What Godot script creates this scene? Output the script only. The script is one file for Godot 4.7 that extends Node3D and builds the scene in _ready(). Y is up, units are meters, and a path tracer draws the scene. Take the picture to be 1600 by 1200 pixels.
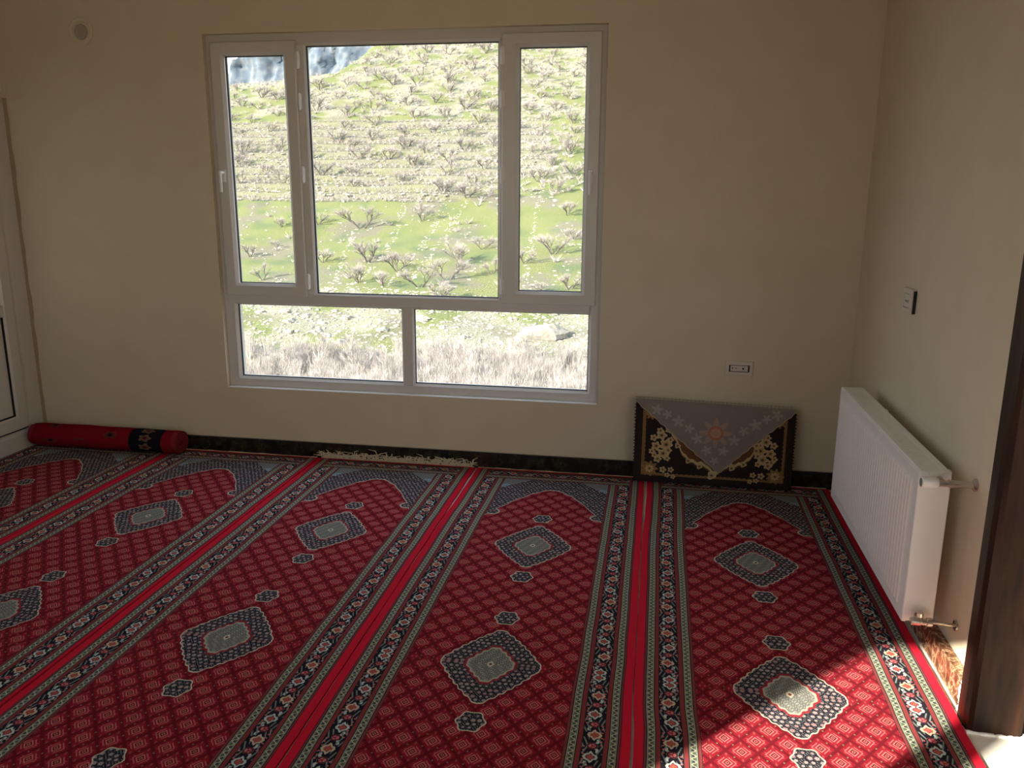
extends Node3D

# ------------------------------------------------------------------ helpers
var rng := RandomNumberGenerator.new()
var used := {}
var M := {}

func numbered(n: String) -> String:
	if not used.has(n):
		used[n] = 0
		return n
	used[n] += 1
	return "%s_%03d" % [n, used[n]]

func newst() -> SurfaceTool:
	var st := SurfaceTool.new()
	st.begin(Mesh.PRIMITIVE_TRIANGLES)
	st.set_smooth_group(-1)
	return st

func obj(called: String, st, m: Material, parent: Node = self) -> MeshInstance3D:
	var o := MeshInstance3D.new()
	if st is SurfaceTool:
		st.generate_normals()
		o.mesh = st.commit()
	else:
		o.mesh = st
	o.material_override = m
	o.name = numbered(called) if parent == self else called
	parent.add_child(o, true)
	return o

func thing(called: String, label: String, category: String, at := Vector3.ZERO, turn := 0.0, group := "") -> Node3D:
	var o := Node3D.new()
	o.name = numbered(called)
	add_child(o)
	o.position = at
	o.rotation.y = turn
	tag(o, label, category, group)
	return o

func tag(o: Node, label: String, category: String, group := "", kind := "") -> void:
	o.set_meta("label", label)
	o.set_meta("category", category)
	if group != "":
		o.set_meta("group", group)
	if kind != "":
		o.set_meta("kind", kind)

func part(o: Node, label: String) -> Node:
	o.set_meta("label", label)
	return o

func struct(called: String, label: String, category: String, st = null, m: Material = null) -> Node3D:
	var o: Node3D
	if st == null:
		o = Node3D.new()
		o.name = called
		add_child(o)
	else:
		o = obj(called, st, m)
	tag(o, label, category, "", "structure")
	return o

func tri(st: SurfaceTool, a: Vector3, b: Vector3, c: Vector3, outward: Vector3) -> void:
	if (a - c).cross(a - b).dot(outward) >= 0.0:
		st.add_vertex(a); st.add_vertex(b); st.add_vertex(c)
	else:
		st.add_vertex(a); st.add_vertex(c); st.add_vertex(b)

func quad(st: SurfaceTool, a: Vector3, b: Vector3, c: Vector3, d: Vector3, outward: Vector3) -> void:
	tri(st, a, b, c, outward)
	tri(st, a, c, d, outward)

func quad_uv(st: SurfaceTool, p: Array, uv: Array, outward: Vector3) -> void:
	var order := [0, 1, 2, 0, 2, 3]
	if (p[0] - p[2]).cross(p[0] - p[1]).dot(outward) < 0.0:
		order = [0, 2, 1, 0, 3, 2]
	for i in order:
		st.set_uv(uv[i])
		st.add_vertex(p[i])

# a box with chamfered edges between two corners
func bx(st: SurfaceTool, lo: Vector3, hi: Vector3, b := 0.0) -> void:
	var c := (lo + hi) * 0.5
	var h := (hi - lo) * 0.5
	b = minf(b, minf(h.x, minf(h.y, h.z)) * 0.9)
	for ax in 3:
		var u := (ax + 1) % 3
		var w := (ax + 2) % 3
		for s in [-1.0, 1.0]:
			var q := []
			for k in [[-1, -1], [1, -1], [1, 1], [-1, 1]]:
				var v := Vector3.ZERO
				v[ax] = s * h[ax]
				v[u] = k[0] * (h[u] - b)
				v[w] = k[1] * (h[w] - b)
				q.append(c + v)
			var n := Vector3.ZERO
			n[ax] = s
			quad(st, q[0], q[1], q[2], q[3], n)
		if b > 0.0:
			for s in [-1.0, 1.0]:
				for t in [-1.0, 1.0]:
					var q := []
					for k in [[0, -1], [0, 1], [1, 1], [1, -1]]:
						var v := Vector3.ZERO
						v[ax] = k[1] * (h[ax] - b)
						v[u] = s * (h[u] - (b if k[0] == 0 else 0.0))
						v[w] = t * (h[w] - (0.0 if k[0] == 0 else b))
						q.append(c + v)
					var n := Vector3.ZERO
					n[u] = s
					n[w] = t
					quad(st, q[0], q[1], q[2], q[3], n)
	if b > 0.0:
		for sx in [-1.0, 1.0]:
			for sy in [-1.0, 1.0]:
				for sz in [-1.0, 1.0]:
					var s := Vector3(sx, sy, sz)
					tri(st, c + s * (h - Vector3(0, b, b)), c + s * (h - Vector3(b, 0, b)), c + s * (h - Vector3(b, b, 0)), s)

# a mitred frame in the xy plane: a closed profile of (inset, z) swept round the rectangle
func ring(st: SurfaceTool, x0: float, x1: float, y0: float, y1: float, profile: Array) -> void:
	var area := 0.0
	for i in profile.size():
		var p: Vector2 = profile[i]
		var q: Vector2 = profile[(i + 1) % profile.size()]
		area += p.x * q.y - q.x * p.y
	var sg := 1.0 if area > 0 else -1.0
	var inw := [Vector3(1, 0, 0), Vector3(0, -1, 0), Vector3(-1, 0, 0), Vector3(0, 1, 0)]
	var corner := func(k: int, p: Vector2) -> Vector3:
		match k % 4:
			0: return Vector3(x0 + p.x, y0 + p.x, p.y)
			1: return Vector3(x0 + p.x, y1 - p.x, p.y)
			2: return Vector3(x1 - p.x, y1 - p.x, p.y)
		return Vector3(x1 - p.x, y0 + p.x, p.y)
	for k in 4:
		for i in profile.size():
			var p: Vector2 = profile[i]
			var q: Vector2 = profile[(i + 1) % profile.size()]
			var n2 := Vector2(q.y - p.y, -(q.x - p.x)) * sg
			var n: Vector3 = inw[k] * n2.x + Vector3(0, 0, n2.y)
			quad(st, corner.call(k, p), corner.call(k + 1, p), corner.call(k + 1, q), corner.call(k, q), n)

# the same between an outer and an inner rectangle: profile of (share of the way in, z)
func frame(st: SurfaceTool, o: Rect2, n: Rect2, profile: Array) -> void:
	var area := 0.0
	for i in profile.size():
		var p: Vector2 = profile[i]
		var q: Vector2 = profile[(i + 1) % profile.size()]
		area += p.x * q.y - q.x * p.y
	var sg := 1.0 if area > 0 else -1.0
	var inw := [Vector3(1, 0, 0), Vector3(0, -1, 0), Vector3(-1, 0, 0), Vector3(0, 1, 0)]
	var oc := [o.position, Vector2(o.position.x, o.end.y), o.end, Vector2(o.end.x, o.position.y)]
	var nc := [n.position, Vector2(n.position.x, n.end.y), n.end, Vector2(n.end.x, n.position.y)]
	var corner := func(k: int, p: Vector2) -> Vector3:
		var v: Vector2 = oc[k % 4].lerp(nc[k % 4], p.x)
		return Vector3(v.x, v.y, p.y)
	for k in 4:
		for i in profile.size():
			var p: Vector2 = profile[i]
			var q: Vector2 = profile[(i + 1) % profile.size()]
			var n2 := Vector2(q.y - p.y, -(q.x - p.x) * 0.07) * sg
			var nn: Vector3 = inw[k] * n2.x + Vector3(0, 0, n2.y)
			quad(st, corner.call(k, p), corner.call(k + 1, p), corner.call(k + 1, q), corner.call(k, q), nn)

func rect(x0: float, x1: float, y0: float, y1: float) -> Rect2:
	return Rect2(x0, y0, x1 - x0, y1 - y0)

func basis_along(d: Vector3) -> Array:
	var f := d.normalized()
	var a := f.cross(Vector3.UP if absf(f.y) < 0.95 else Vector3.RIGHT).normalized()
	return [a, f.cross(a).normalized()]

func tube(st: SurfaceTool, a: Vector3, b: Vector3, ra: float, rb: float, n := 12, caps := true) -> void:
	var e := basis_along(b - a)
	for i in n:
		var t0 := TAU * i / n
		var t1 := TAU * (i + 1) / n
		var d0: Vector3 = e[0] * cos(t0) + e[1] * sin(t0)
		var d1: Vector3 = e[0] * cos(t1) + e[1] * sin(t1)
		if rb < 1e-5:
			tri(st, a + d0 * ra, a + d1 * ra, b, d0 + d1)
		else:
			quad(st, a + d0 * ra, a + d1 * ra, b + d1 * rb, b + d0 * rb, d0 + d1)
		if caps:
			tri(st, a, a + d0 * ra, a + d1 * ra, a - b)
			if rb > 1e-5:
				tri(st, b, b + d0 * rb, b + d1 * rb, b - a)

# profile of (radius, distance) turned about the line from a along dir
func lathe(st: SurfaceTool, a: Vector3, dir: Vector3, profile: Array, n := 20) -> void:
	var f := dir.normalized()
	var e := basis_along(f)
	for k in profile.size() - 1:
		var p: Vector2 = profile[k]
		var q: Vector2 = profile[k + 1]
		var nn := Vector2(q.y - p.y, -(q.x - p.x))
		for i in n:
			var t0 := TAU * i / n
			var t1 := TAU * (i + 1) / n
			var d0: Vector3 = e[0] * cos(t0) + e[1] * sin(t0)
			var d1: Vector3 = e[0] * cos(t1) + e[1] * sin(t1)
			quad(st, a + f * p.y + d0 * p.x, a + f * p.y + d1 * p.x, a + f * q.y + d1 * q.x, a + f * q.y + d0 * q.x, (d0 + d1) * nn.x + f * nn.y * 2.0)

func srgb(r: float, g: float, b: float) -> Color:
	return Color(r / 255.0, g / 255.0, b / 255.0)

func lin(r: float, g: float, b: float) -> Color:
	return srgb(r, g, b).srgb_to_linear()

func mat(c: Color, rough := 0.6, metal := 0.0) -> StandardMaterial3D:
	var m := StandardMaterial3D.new()
	m.albedo_color = c
	m.roughness = rough
	m.metallic = metal
	return m

func noise_tex(freq: float, size: int, seed_: int, ramp: Array = [], octaves := 4, as_normal := false, bump := 4.0) -> NoiseTexture2D:
	var n := FastNoiseLite.new()
	n.seed = seed_
	n.frequency = freq
	n.fractal_octaves = octaves
	var t := NoiseTexture2D.new()
	t.width = size
	t.height = size
	t.seamless = true
	t.noise = n
	t.as_normal_map = as_normal
	t.bump_strength = bump
	if ramp.size() > 0:
		var g := Gradient.new()
		var off := PackedFloat32Array()
		var col := PackedColorArray()
		for r in ramp:
			off.append(r[0])
			col.append(r[1])
		g.offsets = off
		g.colors = col
		t.color_ramp = g
	return t

func triplanar(m: StandardMaterial3D, scale: float) -> StandardMaterial3D:
	m.uv1_triplanar = true
	m.uv1_world_triplanar = true
	m.uv1_scale = Vector3.ONE * scale
	return m

# ------------------------------------------------------------------ scene
const ROOM_W := -4.933
const ROOM_E := 0.03
const ROOM_S := 5.3
const ROOM_TOP := 3.0

func _ready() -> void:
	rng.seed = 20240
	var cam := Camera3D.new()
	cam.name = "camera"
	cam.position = Vector3(-1.0291, 1.6173, 4.6102)
	cam.rotation = Vector3(-0.22988, 0.17064, 0.00565)
	cam.fov = rad_to_deg(2.0 * atan(600.0 / 1291.628))
	cam.near = 0.05
	cam.far = 1500.0
	add_child(cam)
	cam.current = true

	var sky_m := ProceduralSkyMaterial.new()
	sky_m.sky_top_color = srgb(160, 174, 194)
	sky_m.sky_horizon_color = srgb(216, 217, 214)
	sky_m.ground_bottom_color = srgb(110, 104, 90)
	sky_m.ground_horizon_color = srgb(160, 158, 148)
	sky_m.sky_energy_multiplier = 2.0
	var sky := Sky.new()
	sky.sky_material = sky_m
	var env := Environment.new()
	env.background_mode = Environment.BG_SKY
	env.sky = sky
	env.tonemap_mode = Environment.TONE_MAPPER_LINEAR
	env.tonemap_exposure = 1.14
	env.sdfgi_enabled = true
	env.ssao_enabled = true
	env.ssil_enabled = true
	var we := WorldEnvironment.new()
	we.name = "world_environment"
	we.environment = env
	add_child(we)

	var sun := DirectionalLight3D.new()
	sun.name = "sun"
	sun.light_color = Color(1.0, 0.96, 0.89)
	sun.light_energy = 6.2
	sun.light_angular_distance = 0.6
	sun.shadow_enabled = true
	add_child(sun)
	sun.look_at_from_position(Vector3.ZERO, Vector3(1.0, -0.65, -1.0), Vector3.UP)

	make_materials()
	build_shell()
	build_window_north()
	build_window_south()
	build_doors()
	build_hillside()
	build_rugs()
	build_radiator()
	build_table()
	build_rolled_rug()
	build_fittings()

func make_materials() -> void:
	var wall := mat(Color.WHITE, 0.85)
	wall.albedo_texture = noise_tex(0.012, 512, 3, [[0.0, srgb(213, 201, 176)], [0.5, srgb(216, 204, 179)], [1.0, srgb(218, 207, 183)]], 5)
	wall.normal_enabled = true
	wall.normal_texture = noise_tex(0.02, 512, 4, [], 5, true, 2.0)
	wall.normal_scale = 0.15
	M.wall = triplanar(wall, 0.5)
	M.ceiling = mat(srgb(228, 224, 214), 0.9)
	var fl := mat(Color.WHITE, 0.18)
	fl.albedo_texture = noise_tex(0.006, 512, 8, [[0.0, srgb(196, 190, 176)], [0.45, srgb(222, 217, 205)], [0.55, srgb(226, 221, 210)], [1.0, srgb(232, 228, 219)]], 6)
	M.floor = triplanar(fl, 0.7)
	M.pvc = mat(srgb(214, 210, 204), 0.32)
	M.gasket = mat(srgb(22, 22, 22), 0.7)
	var glass := mat(Color(0.94, 0.97, 0.96, 0.05), 0.02)
	glass.metallic_specular = 0.2
	glass.transparency = BaseMaterial3D.TRANSPARENCY_ALPHA
	M.glass = glass
	var dm := mat(Color.WHITE, 0.22)
	dm.albedo_texture = noise_tex(0.012, 512, 21, [[0.0, srgb(22, 20, 16)], [0.5, srgb(38, 34, 27)], [0.66, srgb(44, 40, 32)], [0.7, srgb(70, 66, 54)], [0.74, srgb(40, 36, 28)], [1.0, srgb(30, 27, 22)]], 6)
	M.dark_marble = triplanar(dm, 1.6)
	var bm := mat(Color.WHITE, 0.2)
	bm.albedo_texture = noise_tex(0.014, 512, 25, [[0.0, srgb(58, 36, 26)], [0.4, srgb(100, 68, 48)], [0.55, srgb(138, 102, 74)], [0.62, srgb(186, 160, 130)], [0.68, srgb(120, 84, 60)], [1.0, srgb(74, 48, 36)]], 6)
	M.brown_marble = triplanar(bm, 2.2)
	var wd := mat(Color.WHITE, 0.42)
	wd.metallic_specular = 0.3
	wd.albedo_texture = noise_tex(0.01, 512, 31, [[0.0, srgb(28, 14, 9)], [0.5, srgb(44, 24, 14)], [1.0, srgb(62, 35, 21)]], 5)
	wd.uv1_triplanar = true
	wd.uv1_world_triplanar = true
	wd.uv1_scale = Vector3(5.0, 0.6, 5.0)
	M.wood = wd
	M.enamel = mat(srgb(242, 240, 236), 0.3)
	M.chrome = mat(srgb(205, 198, 190), 0.25, 0.9)
	M.plastic = mat(srgb(214, 205, 193), 0.4)
	M.plastic_grey = mat(srgb(120, 116, 110), 0.5)
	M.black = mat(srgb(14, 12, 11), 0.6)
	M.caulk = mat(srgb(190, 180, 160), 0.9)
	M.stain = mat(srgb(172, 152, 122), 0.9)
	M.cotton = mat(srgb(214, 202, 178), 0.95)

# ------------------------------------------------------------------ room shell
func build_shell() -> void:
	var st := newst()
	bx(st, Vector3(ROOM_W - 0.3, -0.25, -0.25), Vector3(2.2, 0.0, ROOM_S + 0.15))
	struct("floor", "pale polished stone floor under the rugs", "floor", st, M.floor)
	st = newst()
	bx(st, Vector3(ROOM_W - 0.3, ROOM_TOP, -0.25), Vector3(2.2, ROOM_TOP + 0.2, ROOM_S + 0.15))
	struct("ceiling", "plain white plaster ceiling", "ceiling", st, M.ceiling)
	# wall with the big window
	var wx0 := -3.6095
	var wx1 := -1.3256
	var wy0 := 0.4211
	var wy1 := 2.4656
	st = newst()
	bx(st, Vector3(ROOM_W - 0.3, 0, -0.25), Vector3(wx0, ROOM_TOP, 0))
	bx(st, Vector3(wx1, 0, -0.25), Vector3(2.2, ROOM_TOP, 0))
	bx(st, Vector3(wx0, 0, -0.25), Vector3(wx1, wy0, 0))
	bx(st, Vector3(wx0, wy1, -0.25), Vector3(wx1, ROOM_TOP, 0))
	struct("wall_north", "cream painted plaster wall around the big window", "wall", st, M.wall)
	# wall with the white door
	st = newst()
	bx(st, Vector3(ROOM_W - 0.25, 0, 1.0), Vector3(ROOM_W, ROOM_TOP, ROOM_S))
	bx(st, Vector3(ROOM_W - 0.25, 2.1, 0), Vector3(ROOM_W, ROOM_TOP, 1.0))
	struct("wall_west", "cream painted plaster wall holding the white glazed door", "wall", st, M.wall)
	# wall with the radiator and the dark doorway
	st = newst()
	bx(st, Vector3(ROOM_E, 0, 0), Vector3(ROOM_E + 0.16, ROOM_TOP, 2.1))
	bx(st, Vector3(ROOM_E, 2.15, 2.1), Vector3(ROOM_E + 0.16, ROOM_TOP, 3.8))
	bx(st, Vector3(ROOM_E, 0, 3.8), Vector3(ROOM_E + 0.16, ROOM_TOP, ROOM_S))
	struct("wall_east", "cream painted plaster wall behind the radiator", "wall", st, M.wall)
	# wall behind the camera with the window the sun comes through
	st = newst()
	var holes := [[-3.95, -1.97, 0.9, 2.5], [0.3, 2.0, 0.06, 2.6]]  # second hole is for the hall window added to bring in light
	var from := ROOM_W - 0.3
	for hole in holes:
		bx(st, Vector3(from, 0, ROOM_S), Vector3(hole[0], ROOM_TOP, ROOM_S + 0.15))
		bx(st, Vector3(hole[0], 0, ROOM_S), Vector3(hole[1], hole[2], ROOM_S + 0.15))
		bx(st, Vector3(hole[0], hole[3], ROOM_S), Vector3(hole[1], ROOM_TOP, ROOM_S + 0.15))
		from = hole[1]
	bx(st, Vector3(from, 0, ROOM_S), Vector3(2.2, ROOM_TOP, ROOM_S + 0.15))
	struct("wall_south", "cream painted plaster wall opposite the big window", "wall", st, M.wall)
	st = newst()
	bx(st, Vector3(2.0, 0, 0), Vector3(2.2, ROOM_TOP, ROOM_S))
	struct("wall_hall", "cream painted wall of the hall beyond the doorway", "wall", st, M.wall)
	# added wall and slab outside the white door, blocking sun and sky
	st = newst()
	bx(st, Vector3(-8.5, -0.3, 1.0), Vector3(ROOM_W - 0.25, ROOM_TOP + 0.2, 1.2))
	struct("added_sun_wall", "added unseen wall keeping the sun off the white door", "wall", st, M.wall)
	st = newst()
	bx(st, Vector3(-8.5, 2.6, -2.0), Vector3(ROOM_W - 0.25, 2.8, 1.2))
	struct("added_sky_slab", "added unseen slab keeping sky light off the white door", "ceiling", st, M.wall)
	# skirting: dark slabs under the window, brown ones by the radiator
	var bb := struct("baseboard_north", "black green marble skirting under the big window", "baseboard")
	var x := ROOM_W
	var cuts := [-3.9, -3.007, -2.039, -0.908, ROOM_E]
	for i in cuts.size():
		st = newst()
		bx(st, Vector3(x + 0.001, 0, 0), Vector3(cuts[i] - 0.001, 0.099, 0.015), 0.002)
		obj("marble_slab", st, M.dark_marble, bb)
		x = cuts[i]
	st = newst()
	bx(st, Vector3(ROOM_W, 0.099, 0), Vector3(ROOM_E, 0.104, 0.006), 0.002)
	part(obj("caulk_line", st, M.caulk, bb), "pale plaster line along the top of the skirting")
	bb = struct("baseboard_east", "brown veined marble skirting under the radiator", "baseboard")
	var z := 0.015
	for c in [0.62, 1.24, 1.86, 2.052]:
		st = newst()
		bx(st, Vector3(-0.008, 0, z + 0.001), Vector3(ROOM_E, 0.099, c - 0.001), 0.003)
		obj("marble_slab", st, M.brown_marble, bb)
		z = c
	bb = struct("baseboard_west", "brown marble skirting beside the white door", "baseboard")
	st = newst()
	bx(st, Vector3(ROOM_W, 0, 1.02), Vector3(ROOM_W + 0.015, 0.099, ROOM_S), 0.003)
	obj("marble_slab", st, M.brown_marble, bb)
	# stained plaster seam in the corner beside the white door
	st = newst()
	var py := 0.1
	var rn := FastNoiseLite.new()
	rn.seed = 5
	rn.frequency = 4.0
	while py < 2.1:
		var w := 0.028 + 0.014 * rn.get_noise_1d(py)
		var w2 := 0.028 + 0.014 * rn.get_noise_1d(py + 0.06)
		quad(st, Vector3(ROOM_W + 0.003, py, 0.004), Vector3(ROOM_W + w, py, 0.002), Vector3(ROOM_W + w2, py + 0.06, 0.002), Vector3(ROOM_W + 0.003, py + 0.06, 0.004), Vector3(0, 0, 1))
		py += 0.06
	struct("trim_1", "brown stained plaster strip beside the white door frame", "trim", st, M.stain)

# ------------------------------------------------------------------ windows
func glazing(parent: Node, x0: float, x1: float, y0: float, y1: float, z: float) -> void:
	var st := newst()
	bx(st, Vector3(x0, y0, z - 0.002), Vector3(x1, y1, z + 0.002))
	obj("pane", st, M.glass, parent)
	st = newst()
	ring(st, x0 - 0.004, x1 + 0.004, y0 - 0.004, y1 + 0.004, [Vector2(0, z - 0.004), Vector2(0.009, z - 0.004), Vector2(0.007, z + 0.008), Vector2(0, z + 0.008)])
	obj("gasket", st, M.gasket, parent)

func sash(parent: Node, x0: float, x1: float, y0: float, y1: float, gx0: float, gx1: float, gy0: float, gy1: float, hinge_x: float, handle_x: float) -> void:
	var st := newst()
	frame(st, rect(x0, x1, y0, y1), rect(gx0, gx1, gy0, gy1), [Vector2(0, -0.038), Vector2(0, -0.022), Vector2(0.05, -0.017), Vector2(0.78, -0.017), Vector2(1, -0.034), Vector2(1, -0.075), Vector2(0, -0.075)])
	var s := obj("sash", st, M.pvc, parent)
	glazing(s, gx0, gx1, gy0, gy1, -0.055)
	for hy in [1.085, 1.699, 2.1, 2.32]:
		st = newst()
		tube(st, Vector3(hinge_x, hy - 0.045, -0.013), Vector3(hinge_x, hy + 0.045, -0.013), 0.008, 0.008, 10)
		bx(st, Vector3(hinge_x - 0.012, hy - 0.04, -0.02), Vector3(hinge_x + 0.012, hy + 0.04, -0.014), 0.001)
		obj("hinge", st, M.enamel, s)
	st = newst()
	bx(st, Vector3(handle_x - 0.013, 1.655, -0.019), Vector3(handle_x + 0.013, 1.73, -0.009), 0.004)
	tube(st, Vector3(handle_x, 1.71, -0.01), Vector3(handle_x, 1.71, 0.03), 0.008, 0.008, 10)
	bx(st, Vector3(handle_x - 0.009, 1.595, 0.022), Vector3(handle_x + 0.009, 1.72, 0.036), 0.005)
	obj("handle", st, M.enamel, s)

func build_window_north() -> void:
	var w := struct("window_1", "large white framed window with two side casements looking onto the hillside", "window")
	var st := newst()
	frame(st, rect(-3.6095, -1.3256, 0.4211, 2.4656), rect(-3.533, -1.391, 0.487, 2.398), [Vector2(0, -0.04), Vector2(0.78, -0.04), Vector2(1, -0.056), Vector2(1, -0.1), Vector2(0, -0.1)])
	obj("outer_frame", st, M.pvc, w)
	st = newst()
	bx(st, Vector3(-3.56, 0.936, -0.1), Vector3(-1.38, 1.012, -0.04), 0.01)
	obj("transom", st, M.pvc, w)
	for p in [[-3.078, -3.016], [-1.915, -1.86]]:
		st = newst()
		bx(st, Vector3(p[0], 1.0, -0.1), Vector3(p[1], 2.41, -0.0395), 0.01)
		obj("mullion", st, M.pvc, w)
	st = newst()
	bx(st, Vector3(-2.496, 0.47, -0.1), Vector3(-2.42, 0.95, -0.0395), 0.01)
	obj("mullion", st, M.pvc, w)
	sash(w, -3.578, -3.067, 0.995, 2.425, -3.502, -3.144, 1.066, 2.352, -3.052, -3.543)
	sash(w, -1.892, -1.357, 0.988, 2.432, -1.798, -1.437, 1.06, 2.362, -1.889, -1.4)
	glazing(w, -3.015, -1.916, 1.013, 2.398, -0.065)
	glazing(w, -3.533, -2.495, 0.487, 0.936, -0.065)
	glazing(w, -2.421, -1.391, 0.487, 0.936, -0.065)
	# white plastered sill and reveal lip
	st = newst()
	bx(st, Vector3(-3.606, 0.4212, -0.04), Vector3(-1.329, 0.4275, 0.003), 0.002)
	obj("window_sill", st, M.enamel, w)

func build_window_south() -> void:
	for k in [["window_2", "white framed window letting the sun in", [-3.95, -1.97, 0.9, 2.5], [[-3.30, -3.15]], [[-3.88, -3.30], [-3.15, -2.04]]], ["window_3", "tall white framed window added unseen to brighten the hall", [0.3, 2.0, 0.06, 2.6], [[1.1, 1.2]], [[0.37, 1.1], [1.2, 1.93]]]]:
		var w := struct(k[0], k[1], "window")  # the hall one is added, unseen, to light doorway and radiator end
		var o: Array = k[2]
		var st := newst()
		ring(st, o[0], o[1], o[2], o[3], [Vector2(0, 5.43), Vector2(0.07, 5.43), Vector2(0.07, 5.37), Vector2(0, 5.37)])
		obj("outer_frame", st, M.pvc, w)
		for m in k[3]:
			st = newst()
			bx(st, Vector3(m[0], o[2] + 0.06, 5.37), Vector3(m[1], o[3] - 0.06, 5.43), 0.008)
			obj("mullion", st, M.pvc, w)
		for g in k[4]:
			glazing(w, g[0], g[1], o[2] + 0.07, o[3] - 0.07, 5.40)

# ------------------------------------------------------------------ doors
func build_doors() -> void:
	# white glazed door in the left wall, close to the corner; local x runs along +z of the room
	var d := struct("door_1", "white plastic door with glass above and a panel below", "door")
	d.position = Vector3(ROOM_W, 0, 0)
	d.rotation.y = PI / 2
	var st := newst()
	ring(st, -1.0, -0.004, 0.0, 2.1, [Vector2(0, -0.2), Vector2(0, 0.004), Vector2(0.1, 0.004), Vector2(0.126, -0.01), Vector2(0.126, -0.2)])
	obj("door_frame", st, M.pvc, d)
	st = newst()
	ring(st, -0.867, -0.137, 0.137, 1.965, [Vector2(0, -0.06), Vector2(0, 0.006), Vector2(0.005, 0.012), Vector2(0.075, 0.012), Vector2(0.09, 0.0), Vector2(0.09, -0.06)])
	bx(st, Vector3(-0.78, 0.85, -0.06), Vector3(-0.22, 0.925, 0.012), 0.004)
	obj("leaf_frame", st, M.pvc, d)
	st = newst()
	ring(st, -0.876, -0.128, 0.127, 1.974, [Vector2(0, -0.05), Vector2(0.011, -0.05), Vector2(0.011, -0.003), Vector2(0, -0.003)])
	obj("seal", st, M.gasket, d)
	st = newst()
	bx(st, Vector3(-0.775, 0.23, -0.045), Vector3(-0.23, 0.845, -0.008), 0.003)
	obj("lower_panel", st, M.pvc, d)
	st = newst()
	ring(st, -0.7775, -0.225, 0.2245, 0.8505, [Vector2(0, -0.03), Vector2(0.007, -0.03), Vector2(0.007, 0.002), Vector2(0, 0.002)])
	obj("gasket", st, M.gasket, d)
	glazing(d, -0.774, -0.23, 0.93, 1.872, -0.01)
	st = newst()
	bx(st, Vector3(-0.84, 0.98, 0.012), Vector3(-0.81, 1.16, 0.022), 0.004)
	bx(st, Vector3(-0.83, 1.1, 0.042), Vector3(-0.71, 1.12, 0.057), 0.006)
	tube(st, Vector3(-0.825, 1.11, 0.012), Vector3(-0.825, 1.11, 0.05), 0.009, 0.009)
	obj("handle", st, M.enamel, d)

	# dark wooden frame of the doorway beside the radiator
	d = struct("door_2", "dark varnished wooden frame of the doorway beside the radiator", "door")
	for zz in [[2.06, 1.0], [3.84, -1.0]]:
		var z0: float = zz[0]
		var s: float = zz[1]
		st = newst()
		# moulded casing and lining, section in (x, z), standing the height of the door
		var sec := [Vector2(-0.012, 0.0), Vector2(-0.02, 0.012), Vector2(-0.024, 0.07), Vector2(-0.02, 0.098), Vector2(-0.008, 0.107), Vector2(0.02, 0.11), Vector2(0.115, 0.112), Vector2(0.132, 0.106), Vector2(0.136, 0.094), Vector2(0.142, 0.094), Vector2(0.146, 0.104), Vector2(0.165, 0.104), Vector2(0.17, 0.096), Vector2(0.17, 0.075), Vector2(0.215, 0.075), Vector2(0.215, 0.0)]
		for i in sec.size():
			var p: Vector2 = sec[i]
			var q: Vector2 = sec[(i + 1) % sec.size()]
			var n := Vector3(p.y - q.y, 0, (q.x - p.x) * s)
			quad(st, Vector3(p.x, 0.0, z0 + p.y * s), Vector3(q.x, 0.0, z0 + q.y * s), Vector3(q.x, 2.15, z0 + q.y * s), Vector3(p.x, 2.15, z0 + p.y * s), n)
		obj("jamb", st, M.wood, d)
	st = newst()
	bx(st, Vector3(-0.022, 2.06, 2.06), Vector3(0.215, 2.17, 3.84), 0.006)
	obj("head", st, M.wood, d)
	# crumbling white caulk at the foot of the jamb and between skirting and frame
	st = newst()
	var r := RandomNumberGenerator.new()
	r.seed = 4
	for i in 46:
		var t := i / 45.0
		var c := Vector3(-0.02 + 0.2 * t, 0.002, 2.168 + 0.006 * sin(t * 3.0) - (0.014 if t > 0.8 else 0.0))
		var e := Vector3(0.005, 0.004, 0.004) * r.randf_range(0.6, 1.5)
		bx(st, c - e, c + e, 0.002)
	for i in 16:
		var c := Vector3(-0.012 + r.randf_range(-0.002, 0.002), 0.007 * i, 2.056 + r.randf_range(-0.003, 0.003))
		var e := Vector3(0.004, 0.005, 0.006) * r.randf_range(0.7, 1.3)
		bx(st, c - e, c + e, 0.002)
	part(obj("caulk", st, M.enamel, d), "crumbly white caulk along the foot of the frame").set_meta("kind", "stuff")

# ------------------------------------------------------------------ hillside outside
const PROFILE := [[0.0, -2.5], [12.0, -5.0], [30.0, -10.0], [42.0, -11.6], [50.0, -11.3], [58.0, -9.5], [66.0, -8.0], [75.0, -6.6], [90.0, -3.6], [105.0, 1.2], [130.0, 11.0], [160.0, 24.5], [200.0, 42.0], [240.0, 58.0], [300.0, 70.0]]
var hn := FastNoiseLite.new()
var hn2 := FastNoiseLite.new()

func prof(d: float) -> float:
	for i in range(1, PROFILE.size()):
		if d <= PROFILE[i][0]:
			var a: Array = PROFILE[i - 1]
			var b: Array = PROFILE[i]
			return lerpf(a[1], b[1], (d - a[0]) / (b[0] - a[0]))
	return 70.0

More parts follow.
